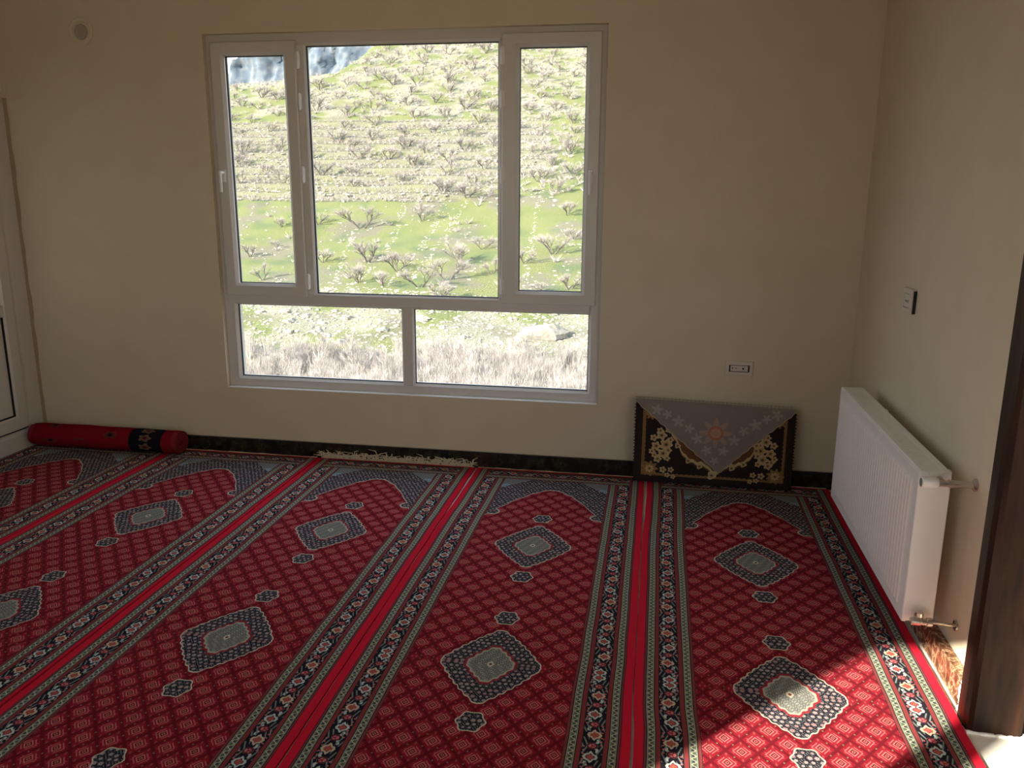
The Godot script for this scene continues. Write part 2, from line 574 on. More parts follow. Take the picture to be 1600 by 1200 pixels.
func ground(x: float, d: float) -> float:
	var y := prof(d)
	var left := smoothstep(-63.0, -67.0, x)
	if left > 0.0 and d > 152.0:
		var yl := prof(minf(d, 157.0)) - maxf(0.0, d - 157.0) * 0.35 + (x + 66.0) * 0.08
		y = lerpf(y, yl, left * smoothstep(152.0, 157.0, d))
	var amp := 0.35 + 0.5 * smoothstep(130.0, 180.0, d) + 0.45 * smoothstep(48.0, 56.0, d) * (1.0 - smoothstep(66.0, 72.0, d))
	y += amp * hn.get_noise_2d(x, d) + 0.25 * amp * hn2.get_noise_2d(x, d)
	if in_terrace(x, d):
		var k := (d - 100.0) / 3.2
		y += 0.5 * (0.5 - (k - floorf(k)))
	return y

func in_terrace(x: float, d: float) -> bool:
	return d > 101.0 and d < 134.0 and x < -16.5 - (d - 100.0) * 0.06 - maxf(0.0, 112.0 - d) * 1.1 and x > -95.0

func ground_color(x: float, d: float) -> Color:
	var a := hn.get_noise_2d(x * 2.3 + 40.0, d * 2.3)
	var b := hn2.get_noise_2d(x * 1.4, d * 1.4 + 90.0)
	var c := hn2.get_noise_2d(x * 4.0 + 11.0, d * 4.0)
	var grass := lin(126, 136, 72).lerp(lin(142, 144, 84), clampf(0.5 + b, 0, 1))
	var dry := lin(140, 132, 110)
	var stone := lin(168, 162, 142)
	var soil := lin(128, 120, 102)
	if d < 53.0 + 2.0 * a:
		return soil.lerp(stone, clampf(0.35 + b, 0, 1))
	if d < 68.0 + 3.0 * a:
		var m := stone.lerp(grass, smoothstep(0.0, 0.25, a + 0.4 * c))
		return m.lerp(soil, smoothstep(0.15, 0.4, b) * 0.6)
	if in_terrace(x, d):
		var k := (d - 100.0) / 3.2
		var f := k - floorf(k)
		var m := soil.lerp(grass, clampf(0.25 + b * 0.9 + c * 0.5, 0, 0.8))
		return m.lerp(stone, 0.5 if f < 0.25 else 0.1)
	if d < 136.0:
		var m := grass.lerp(dry, smoothstep(0.05, 0.4, a + 0.3 * c))
		return m.lerp(lin(98, 116, 74), smoothstep(0.2, 0.45, -b) * 0.6)
	var u := grass.lerp(stone, smoothstep(-0.12, 0.22, a + 0.5 * c + 0.1))
	return u.lerp(dry, smoothstep(0.1, 0.4, b) * 0.5)

func branch(stb: SurfaceTool, stt: SurfaceTool, r: RandomNumberGenerator, a: Vector3, dir: Vector3, len: float, rad: float, level: int) -> void:
	var b := a + dir * len
	tube(stb, a, b, rad, rad * 0.62, 5 if level < 2 else 3, false)
	if level >= 3:
		for k in 20:
			var t := r.randf_range(0.1, 1.0)
			var p := a.lerp(b, t)
			var dd := (dir + Vector3(r.randf_range(-1, 1), r.randf_range(-0.3, 1.0), r.randf_range(-1, 1)) * 0.8).normalized()
			tube(stt, p, p + dd * len * r.randf_range(0.6, 1.3), rad * 0.27, 0.0, 3, false)
		return
	var n := 3 if level == 0 else r.randi_range(3, 4)
	for k in n:
		var t := 1.0 if k == 0 else r.randf_range(0.45, 1.0)
		var sp := 0.55 + 0.15 * level
		var dd := (dir + Vector3(r.randf_range(-1, 1), r.randf_range(-0.25, 0.55), r.randf_range(-1, 1)) * sp * 1.3).normalized()
		if dd.y < -0.05:
			dd.y = 0.05
			dd = dd.normalized()
		branch(stb, stt, r, a.lerp(b, t), dd, len * r.randf_range(0.62, 0.85), rad * 0.58, level + 1)

# an open bare crown about 1 unit across standing on a short forked trunk
func tree_meshes(seed_: int, upright: float) -> Array:
	var r := RandomNumberGenerator.new()
	r.seed = seed_
	var stb := newst()
	var stt := newst()
	var stems := r.randi_range(2, 3)
	for k in stems:
		var a := TAU * k / stems + r.randf() * 1.2
		var dir := Vector3(cos(a) * 0.75, upright, sin(a) * 0.75).normalized()
		branch(stb, stt, r, Vector3(cos(a), 0, sin(a)) * 0.02 + Vector3(0, -0.05, 0), dir, 0.26, 0.021, 0)
	stb.generate_normals()
	stt.generate_normals()
	return [stb.commit(), stt.commit()]

func rock_mesh(seed_: int, rings: int, segs: int) -> ArrayMesh:
	var n := FastNoiseLite.new()
	n.seed = seed_
	n.frequency = 0.9
	var st := newst()
	var pt := func(i: int, j: int) -> Vector3:
		var th := PI * i / rings
		var ph := TAU * (j % segs) / segs
		var v := Vector3(sin(th) * cos(ph), cos(th) * 0.75, sin(th) * sin(ph))
		return v * (0.5 + 0.32 * n.get_noise_3dv(v * 1.7) + 0.12 * n.get_noise_3dv(v * 5.0 + Vector3(7, 0, 0)))
	for i in rings:
		for j in segs:
			var a: Vector3 = pt.call(i, j)
			var b: Vector3 = pt.call(i + 1, j)
			var c: Vector3 = pt.call(i + 1, j + 1)
			var e: Vector3 = pt.call(i, j + 1)
			if i > 0:
				tri(st, a, b, e, a + b + e)
			if i < rings - 1:
				tri(st, e, b, c, e + b + c)
	st.generate_normals()
	return st.commit()

func scatter(called: String, mesh: Mesh, m: Material, places: Array, label: String, category: String) -> void:
	var mm := MultiMesh.new()
	mm.transform_format = MultiMesh.TRANSFORM_3D
	mm.mesh = mesh
	mm.instance_count = places.size()
	for i in places.size():
		mm.set_instance_transform(i, places[i])
	var o := MultiMeshInstance3D.new()
	o.name = numbered(called)
	o.multimesh = mm
	o.material_override = m
	add_child(o)
	tag(o, label, category, "", "stuff")

func place(x: float, d: float, size: Vector3, turn: float, sink := 0.0) -> Transform3D:
	return Transform3D(Basis(Vector3.UP, turn).scaled(Vector3.ONE) * Basis.from_scale(size), Vector3(x, ground(x, d) - sink, -d))

func build_hillside() -> void:
	hn.seed = 71
	hn.frequency = 0.045
	hn.fractal_octaves = 4
	hn2.seed = 72
	hn2.frequency = 0.11
	hn2.fractal_octaves = 3
	var r := RandomNumberGenerator.new()
	r.seed = 99
	# terrain
	var xs := PackedFloat32Array()
	var ds := PackedFloat32Array()
	var x := -190.0
	while x <= 70.0:
		xs.append(x)
		x += 0.75 if x > -110.0 and x < 25.0 else 3.0
	var d := 1.0
	while d <= 262.0:
		ds.append(d)
		d += 2.0 if d < 44.0 else (0.7 if d < 185.0 else 2.5)
	var vs := PackedVector3Array()
	var cs := PackedColorArray()
	var uv := PackedVector2Array()
	for j in ds.size():
		for i in xs.size():
			vs.append(Vector3(xs[i], ground(xs[i], ds[j]), -ds[j]))
			cs.append(ground_color(xs[i], ds[j]))
			uv.append(Vector2(xs[i], ds[j]) / 7.0)
	var ns := PackedVector3Array()
	ns.resize(vs.size())
	var w := xs.size()
	for j in ds.size():
		for i in w:
			var l := vs[j * w + maxi(i - 1, 0)]
			var rr := vs[j * w + mini(i + 1, w - 1)]
			var f := vs[mini(j + 1, ds.size() - 1) * w + i]
			var n := vs[maxi(j - 1, 0) * w + i]
			ns[j * w + i] = (rr - l).cross(f - n).normalized()
	var ix := PackedInt32Array()
	for j in ds.size() - 1:
		for i in w - 1:
			var k := j * w + i
			ix.append_array([k, k + w, k + 1, k + 1, k + w, k + w + 1])
	var arr := []
	arr.resize(Mesh.ARRAY_MAX)
	arr[Mesh.ARRAY_VERTEX] = vs
	arr[Mesh.ARRAY_NORMAL] = ns
	arr[Mesh.ARRAY_COLOR] = cs
	arr[Mesh.ARRAY_TEX_UV] = uv
	arr[Mesh.ARRAY_INDEX] = ix
	var am := ArrayMesh.new()
	am.add_surface_from_arrays(Mesh.PRIMITIVE_TRIANGLES, arr)
	var gm := mat(Color.WHITE, 0.95)
	gm.vertex_color_use_as_albedo = true
	gm.albedo_color = Color(0.74, 0.76, 0.745)
	gm.albedo_texture = noise_tex(0.03, 1024, 17, [[0.0, srgb(150, 150, 140)], [0.45, srgb(225, 225, 218)], [0.62, srgb(255, 255, 250)], [1.0, srgb(255, 255, 255)]], 6)
	var hs := struct("hillside", "sunlit spring hillside with green fields and stony slopes", "hillside", am, gm)
	hs.set_meta("kind", "structure")

	# far cliff in the notch of the ridge
	var cn := FastNoiseLite.new()
	cn.seed = 12
	cn.frequency = 0.03
	cn.fractal_octaves = 5
	var st := newst()
	st.set_smooth_group(0)
	var cp := func(i: int, j: int) -> Vector3:
		var cx := -220.0 + i * 1.1
		var cy := 10.0 + j * 1.1
		var top := 62.0 + 30.0 * cn.get_noise_1d(cx) - 0.4 * absf(cx + 140.0)
		cy = minf(cy, top)
		return Vector3(cx, cy, -300.0 + 11.0 * absf(cn.get_noise_3d(cx * 1.6, cy * 0.6, 0.0)) + 3.5 * cn.get_noise_3d(cx * 4.0, cy * 1.6, 30.0) - cy * 0.25)
	for i in 126:
		for j in 60:
			quad(st, cp.call(i, j), cp.call(i + 1, j), cp.call(i + 1, j + 1), cp.call(i, j + 1), Vector3(0, 0, 1))
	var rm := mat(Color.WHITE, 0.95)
	rm.albedo_texture = noise_tex(0.02, 512, 44, [[0.0, srgb(62, 76, 90)], [0.45, srgb(74, 87, 98)], [0.6, srgb(92, 100, 106)], [1.0, srgb(114, 117, 118)]], 6)  # blue in these greys stands in for haze of the air
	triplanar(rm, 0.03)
	struct("cliff", "grey rock cliff rising behind the ridge, distance haze put into its blue tint", "cliff", st, rm)

	# bare orchard trees: five crowns, many trees
	var bark := mat(srgb(86, 79, 74), 0.95)
	var twig := mat(srgb(158, 151, 145), 0.95)
	var protos := []
	for k in 5:
		protos.append(tree_meshes(300 + k * 7, 0.9 + 0.12 * k))
	var spots := [[-11.8, -83.2, 3.8], [-12.0, -97.6, 3.2], [-14.3, -105.1, 3.1], [-19.7, -84.7, 3.0], [-20.9, -79.0, 3.7], [-20.7, -72.9, 3.9], [-29.4, -94.9, 3.8], [-29.5, -105.5, 3.7], [-25.8, -103.6, 4.0], [-21.8, -102.7, 3.4], [-36.3, -92.5, 4.8], [-42.1, -93.0, 2.8], [-46.3, -91.8, 2.1], [-30.9, -79.0, 3.6], [-26.6, -75.9, 3.8], [-17.0, -76.0, 2.3], [-8.8, -71.7, 2.5], [-43.6, -84.5, 1.8], [-22.7, -69.9, 3.6], [-28.9, -70.7, 2.9], [-14.3, -79.7, 2.7], [-19.7, -66.4, 3.0], [-10.3, -89.0, 2.2], [-39.2, -71.7, 2.4], [-26.0, -69.6, 2.7], [-11.3, -70.3, 1.8], [-35.7, -78.7, 2.4], [-44.9, -80.5, 2.2]]
	var named := spots.size()
	var tries := 0
	while spots.size() < 225 and tries < 14000:
		tries += 1
		var dd := r.randf_range(107.0, 182.0)
		var xx := r.randf_range(-0.60 * dd, -0.02 * dd)
		if in_terrace(xx, dd) and r.randf() < 0.8:
			continue
		if not in_terrace(xx, dd) and dd < 132.0 and r.randf() < 0.6:
			continue
		if dd > 150.0 and xx < -60.0:
			continue
		var ok := true
		for s in spots:
			if Vector2(s[0] - xx, s[1] + dd).length() < 4.3:
				ok = false
				break
		if ok:
			spots.append([xx, -dd, r.randf_range(2.2, 4.0)])
	for k in spots.size():
		var s: Array = spots[k]
		var near := k < named
		var sc: float = s[2] * r.randf_range(0.95, 1.12)
		var kind := r.randi() % 5
		var look: String = ("tall " if sc > 3.5 else ("low " if sc < 2.7 else "middling ")) + ["wide spreading", "open forked", "rounded", "upright", "narrow upright"][kind]
		var where := "on the green field below the terraces" if near else ("among the dry vine terraces" if in_terrace(s[0], -s[1]) else ("on the stony slope above the terraces" if s[1] < -134.0 else "on the grass beside the terraces"))
		var t := thing("bare_tree", look + " bare tree " + where, "tree", Vector3(s[0], ground(s[0], -s[1]), s[1]), r.randf() * TAU, "bare trees " + where)
		t.scale = Vector3(sc * 1.1, sc, sc * 1.1)
		var p: Array = protos[kind]
		obj("branches", p[0], bark, t)
		obj("twigs", p[1], twig, t)

	# boulders on the stream bank
	var stone_m := mat(Color.WHITE, 0.95)
	stone_m.albedo_texture = noise_tex(0.03, 256, 61, [[0.0, srgb(84, 80, 71)], [0.4, srgb(134, 129, 116)], [1.0, srgb(162, 157, 142)]], 5)
	triplanar(stone_m, 0.35)
	var rocks := []
	for k in 5:
		rocks.append(rock_mesh(500 + k, 8, 11))
	var b := obj("boulder", rocks[0], stone_m)
	tag(b, "huge pale boulder on the stream bank, largest of the rocks", "boulder", "boulders on the stream bank")
	b.transform = place(-9.7, 59.2, Vector3(4.4, 2.6, 2.6), 0.4)
	var taken := [[-9.7, 59.2, 2.6]]
	while taken.size() < 90:
		var dd := r.randf_range(54.0, 68.0)
		var xx := r.randf_range(-0.62 * dd, 0.02 * dd)
		var sz := r.randf_range(0.4, 1.3)
		var free := true
		for q in taken:
			if Vector2(q[0] - xx, q[1] - dd).length() < q[2] + sz * 0.95:
				free = false
				break
		if not free:
			continue
		taken.append([xx, dd, sz * 0.95])
		b = obj("boulder", rocks[r.randi() % 5], stone_m)
		tag(b, ("large pale rock" if sz > 1.0 else ("middling pale rock" if sz > 0.7 else "small pale rock")) + " on the grassy stream bank below the fields", "boulder", "boulders on the stream bank")
		b.transform = place(xx, dd, Vector3(sz * r.randf_range(0.9, 1.5), sz * r.randf_range(0.6, 1.0), sz), r.randf() * TAU, 0.1)
	# loose stones, vines and undergrowth
	var small := rock_mesh(600, 4, 6)
	var pl := []
	while pl.size() < 6500:
		var dd := r.randf_range(53.0, 185.0)
		var xx := r.randf_range(-0.62 * dd, 0.0)
		var n := hn.get_noise_2d(xx * 2.3 + 40.0, dd * 2.3)
		var want := 0.15
		if dd < 68.0:
			want = 1.0
		elif dd > 136.0:
			want = 0.35 + 1.2 * n
		elif in_terrace(xx, dd):
			want = 0.25
		else:
			want = 0.05 + 0.5 * maxf(0.0, n)
		if r.randf() > want:
			continue
		var sz := r.randf_range(0.12, 0.45) * (1.0 if dd < 100.0 else 1.5)
		pl.append(place(xx, dd, Vector3(sz * 1.3, sz * 0.8, sz), r.randf() * TAU, 0.03))
	# rubble lines along the field edges
	for line in [[[-29.2, 68.7], [-29.9, 81.5], [-34.1, 105.4]], [[-24.4, 72.5], [-25.4, 91.9], [-25.6, 103.1]], [[-13.3, 73.5], [-15.5, 94.3], [-16.9, 118.0]], [[-25.8, 69.0], [-26.4, 81.7], [-27.9, 98.3]], [[-31.1, 69.6], [-35.7, 86.4], [-37.1, 93.6]], [[-38.0, 69.0], [-22.0, 68.0], [-7.0, 69.0]]]:
		for sgm in 2:
			var p0 := Vector2(line[sgm][0], line[sgm][1])
			var p1 := Vector2(line[sgm + 1][0], line[sgm + 1][1])
			for q in int((p1 - p0).length() / 0.25):
				var p := p0.lerp(p1, r.randf()) + Vector2(r.randf_range(-0.35, 0.35), r.randf_range(-0.3, 0.3))
				var sz := r.randf_range(0.14, 0.38)
				pl.append(place(p.x, p.y, Vector3(sz * 1.3, sz * 0.7, sz), r.randf() * TAU, 0.03))
	scatter("loose_stones", small, stone_m, pl, "small pale stones strewn over the hillside", "stones")
	# dry vines along the terraces
	st = newst()
	for k in 16:
		var a := r.randf() * TAU
		var p := Vector3(cos(a), 0, sin(a)) * r.randf() * 0.15
		tube(st, p, p + Vector3(cos(a) * 0.45, r.randf_range(0.35, 0.9), sin(a) * 0.45), 0.03, 0.0, 3, false)
	st.generate_normals()
	var vine: ArrayMesh = st.commit()
	pl = []
	var row := 101.2
	while row < 134.0:
		var xx := -85.0
		while xx < -12.0:
			if in_terrace(xx, row) and r.randf() < 0.85:
				pl.append(place(xx, row + r.randf_range(-0.25, 0.25), Vector3.ONE * r.randf_range(0.5, 1.0), r.randf() * TAU))
			xx += r.randf_range(0.5, 1.1)
		row += 1.6
	var scrub := []
	while scrub.size() < 1500:
		var dd := r.randf_range(70.0, 184.0)
		var xx := r.randf_range(-0.62 * dd, 0.0)
		if in_terrace(xx, dd) or r.randf() > (0.05 if dd < 104.0 else 0.8):
			continue
		scrub.append(place(xx, dd, Vector3(1.3, 1.0, 1.3) * r.randf_range(0.5, 1.1), r.randf() * TAU))
	scatter("dry_scrub", vine, twig, scrub, "dry leafless scrub dotted over the hillside", "scrub")
	scatter("dry_vines", vine, twig, pl, "rows of dry leafless vines along the terraces", "vines")
	# thicket of bare shoots by the stream
	st = newst()
	for k in 26:
		var a := r.randf() * TAU
		var p := Vector3(cos(a), 0, sin(a)) * r.randf() * 0.6
		var top := p + Vector3(cos(a) * r.randf_range(0.1, 0.6), r.randf_range(1.5, 3.0), sin(a) * r.randf_range(0.1, 0.6))
		tube(st, p, top, 0.022, 0.004, 3, false)
		for q in 3:
			var m := p.lerp(top, r.randf_range(0.4, 0.9))
			tube(st, m, m + Vector3(r.randf_range(-0.4, 0.4), r.randf_range(0.3, 0.8), r.randf_range(-0.4, 0.4)), 0.014, 0.0, 3, false)
	st.generate_normals()
	var shoots: ArrayMesh = st.commit()
	var pale := mat(srgb(156, 150, 144), 0.95)
	pl = []
	for k in 1100:
		var dd := r.randf_range(44.0, 54.0)
		var xx := r.randf_range(-0.62 * dd, 0.05 * dd)
		if xx < -20.0 and r.randf() < 0.55:
			continue
		pl.append(place(xx, dd, Vector3.ONE * Vector3(1.0, 0.8, 1.0) * r.randf_range(0.4, 0.8), r.randf() * TAU))
	scatter("bare_thicket", shoots, pale, pl, "dense pale thicket of bare shoots along the stream", "shrubs")
	# slender saplings standing out of the thicket
	for s in [[-21.4, 49.7, 4.6], [-25.1, 51.7, 4.2], [-27.6, 50.5, 3.2], [-18.6, 48.6, 3.6], [-22.9, 47.3, 3.0], [-10.2, 53.0, 3.4]]:
		var t := thing("bare_sapling", "slender pale bare tree rising from the thicket by the stream", "tree", Vector3(s[0], ground(s[0], s[1]), -s[1]), r.randf() * TAU, "saplings by the stream")
		t.scale = Vector3(s[2] * 0.75, s[2], s[2] * 0.75)
		var p: Array = protos[4]
		obj("branches", p[0], pale, t)
		obj("twigs", p[1], pale, t)

	# yard on the sunny side of the house
	st = newst()
	bx(st, Vector3(-40, -0.7, ROOM_S + 0.15), Vector3(40, -0.3, 60))
	struct("yard", "plain earth yard on the sunny side of the house", "ground", st, mat(srgb(150, 140, 122), 0.95))

# ------------------------------------------------------------------ rugs
const TW := 1024
const TH := 2048
const SU := 1024.0
const SV := 1001.0
var C_FIELD := srgb(134, 23, 38)
var C_FIELD2 := srgb(92, 15, 24)
var C_RED := srgb(200, 26, 50)
var C_PINK := srgb(200, 118, 114)
var C_NAVY := srgb(30, 26, 36)
var C_GREY := srgb(166, 166, 162)
var C_CREAM := srgb(204, 198, 172)
var C_GREEN := srgb(108, 118, 108)
var C_BROWN := srgb(112, 52, 50)

func herati(x: float, y: float) -> Color:
	# crowded pale blossoms on a dark ground, each a little out of line
	var py := 20.5
	var row := floorf(y / py)
	var best := 99.0
	var pick := 0
	var ang := 0.0
	for rr in [row - 1.0, row, row + 1.0]:
		var ox := 12.0 if posmod(int(rr), 2) == 1 else 0.0
		var col := floorf((x - ox) / 24.0)
		for cc in [col, col + (1.0 if fmod(x - ox, 24.0) > 12.0 else -1.0)]:
			var h := posmod(int(cc) * 73 + int(rr) * 151, 97)
			var cx: float = (cc + 0.5) * 24.0 + ox + (h % 7) - 3.0
			var cy: float = (rr + 0.5) * py + (h % 5) - 2.0
			var dd := sqrt((x - cx) * (x - cx) + (y - cy) * (y - cy)) / (0.82 + (h % 4) * 0.12)
			if dd < best:
				best = dd
				pick = h
				ang = atan2(y - cy, x - cx)
	var q := best * (1.0 + 0.10 * cos(5.0 * ang))
	if q < 2.2:
		return srgb(140, 78, 80)
	if q < 4.6:
		return srgb(190, 186, 180) if pick % 3 != 0 else srgb(182, 150, 150)
	if q < 5.6:
		return srgb(74, 66, 72)
	if q < 7.6:
		return srgb(120, 120, 124) if pick % 2 == 0 else srgb(138, 120, 122)
	if q > 11.0 and absf(sin(x * 0.3 + y * 0.24)) > 0.8:
		return srgb(112, 112, 114)
	return C_NAVY

func field_tile() -> Image:
	var im := Image.create(95, 114, false, Image.FORMAT_RGB8)
	for y in 114:
		for x in 95:
			var c := C_FIELD
			# two diamonds per tile: at the centre and at the corners
			var dx := absf(x - 47.0)
			var dy := absf(y - 57.0)
			# diamond cells, each holding nested outlines
			var m := dx / 47.5 + dy / 57.0
			var own := m < 1.0
			var qx := dx if own else 47.5 - dx
			var qy := dy if own else 57.0 - dy
			m = minf(m, 2.0 - m)
			if m > 0.87:
				c = C_FIELD.lerp(C_FIELD2, 0.75)
			elif m < 0.62:
				c = C_FIELD.lerp(C_PINK, 0.1)
			if m < 0.07:
				c = srgb(70, 50, 44)
			elif m < 0.15:
				c = C_PINK.lerp(C_FIELD, 0.2)
			elif m < 0.25:
				c = C_FIELD2
			elif m < 0.35:
				c = C_PINK
			elif m > 0.50 and m < 0.59 and (qx > 6.0 or qy < 9.0):
				c = C_PINK.lerp(C_FIELD, 0.15)
			elif m > 0.6 and m < 0.76 and qy < 10.0 and qy > 7.0:
				c = C_PINK.lerp(C_FIELD, 0.3)
			elif m > 0.62 and m < 0.8 and qx < 3.0:
				c = srgb(150, 72, 70)
			elif m > 0.9 and absf(qx - 23.7) < 2.6 and absf(qy - 28.5) < 2.6:
				c = srgb(126, 112, 88)
			im.set_pixel(x, y, c)
	return im

func main_border_tile(w: int, p: int) -> Image:
	var im := Image.create(w, p, false, Image.FORMAT_RGB8)
	for y in p:
		for x in w:
			var c := C_NAVY
			var u := (x + 0.5) / w * 64.0 - 32.0
			var half := p / 2.0
			var k := int(y / half)
			var v := (y - (k + 0.5) * half) / half * 102.0
			var s := 1.0 if k == 0 else -1.0
			# scrolling arms
			var arm := 17.0 * sin((v + 51.0) / 102.0 * TAU * 1.0) * s
			if absf(u - arm) < 5.2 and absf(v) > 19.0:
				c = srgb(182, 194, 190)
			# leaves
			var lf := sin(u * 0.42 + v * 0.16 * s)
			if absf(v) > 12.0 and absf(u) > 11.0 and lf > 0.45:
				c = srgb(118, 130, 124)
			# large palmette
			var e := absf(u - 3.0 * s) / 27.0 + absf(v) / 25.0
			var lob := e * (1.0 + 0.10 * cos(6.0 * atan2(v, u)))
			if lob < 0.18:
				c = srgb(150, 96, 60)
			elif lob < 0.52:
				c = srgb(160, 50, 54) if sin(u * 0.9) * sin(v * 0.9) < 0.3 else srgb(190, 120, 110)
			elif lob < 0.62:
				c = C_NAVY if k == 0 else srgb(120, 90, 60)
			elif lob < 1.0:
				c = srgb(186, 196, 190) if k == 0 else srgb(196, 176, 152)
			# small pink flower between palmettes
			var w2 := 51.0 - absf(v)
			var q := sqrt(u * u * 0.55 + w2 * w2)
			if q < 9.5:
				c = srgb(196, 112, 116) if absf(u) + w2 > 4.0 and sin(atan2(w2, u) * 4.0) > -0.6 else srgb(130, 40, 48)
			elif q < 12.0:
				c = C_NAVY
			elif q < 15.0 and absf(u) < 15.0:
				c = srgb(112, 50, 52)
			# red dots along the edges
			for side in [-1.0, 1.0]:
				var du: float = u - side * 26.0
				var dv := fmod(absf(v) + 200.0, 17.0) - 8.5
				if du * du + dv * dv < 12.0 and side * s > 0.0:
					c = srgb(204, 100, 100)
			im.set_pixel(x, y, c)
	return im

func green_band_tile(w: int, p: int) -> Image:
	var im := Image.create(w, p, false, Image.FORMAT_RGB8)
	for y in p:
		for x in w:
			var u := (x + 0.5) / w * 2.0 - 1.0
			var t := y / float(p) * TAU
			var c := C_GREEN
			if absf(u) > 0.9:
				c = srgb(34, 30, 32)
			elif absf(u) > 0.76:
				c = srgb(168, 164, 138)
			elif absf(u - 0.5 * sin(t * 2.0)) < 0.17:
				c = srgb(186, 182, 154)
			else:
				for k in 4:
					var dy := (y - (k + 0.5) * p / 4.0) / (w * 0.5)
					var ux := u + 0.12 * (1.0 if k % 2 == 0 else -1.0)
					if ux * ux + dy * dy < 0.13:
						c = srgb(52, 58, 62) if k % 2 == 0 else srgb(78, 92, 66)
			im.set_pixel(x, y, c)
	return im

func guard(im: Image, x0: int, w: int, p: int, dark := false) -> void:
	for y in p:
		for x in w:
			var c := C_BROWN
			if x < 2 or x >= w - 2:
				c = srgb(40, 26, 28)
			elif absi(x - w / 2) < maxi(1, w / 7):
				c = srgb(150, 40, 52)
			elif (x + y) % 5 == 0:
				c = srgb(140, 84, 82)
			if dark and x == w / 2:
				c = srgb(84, 66, 104)
			im.set_pixel(x0 + x, y, c)

func side_strip() -> Image:
	var p := 204
	var w := 205
	var im := Image.create(w, p, false, Image.FORMAT_RGB8)
	im.fill(C_RED)
	guard(im, 30, 10, p, true)
	var g := green_band_tile(26, 51)
	for k in 4:
		im.blit_rect(g, Rect2i(0, 0, 26, 51), Vector2i(40, k * 51))
		im.blit_rect(g, Rect2i(0, 0, 26, 51), Vector2i(166, k * 51))
	guard(im, 66, 17, p)
	im.blit_rect(main_border_tile(65, p), Rect2i(0, 0, 65, p), Vector2i(83, 0))
	guard(im, 148, 18, p)
	guard(im, 192, 13, p)
	return im

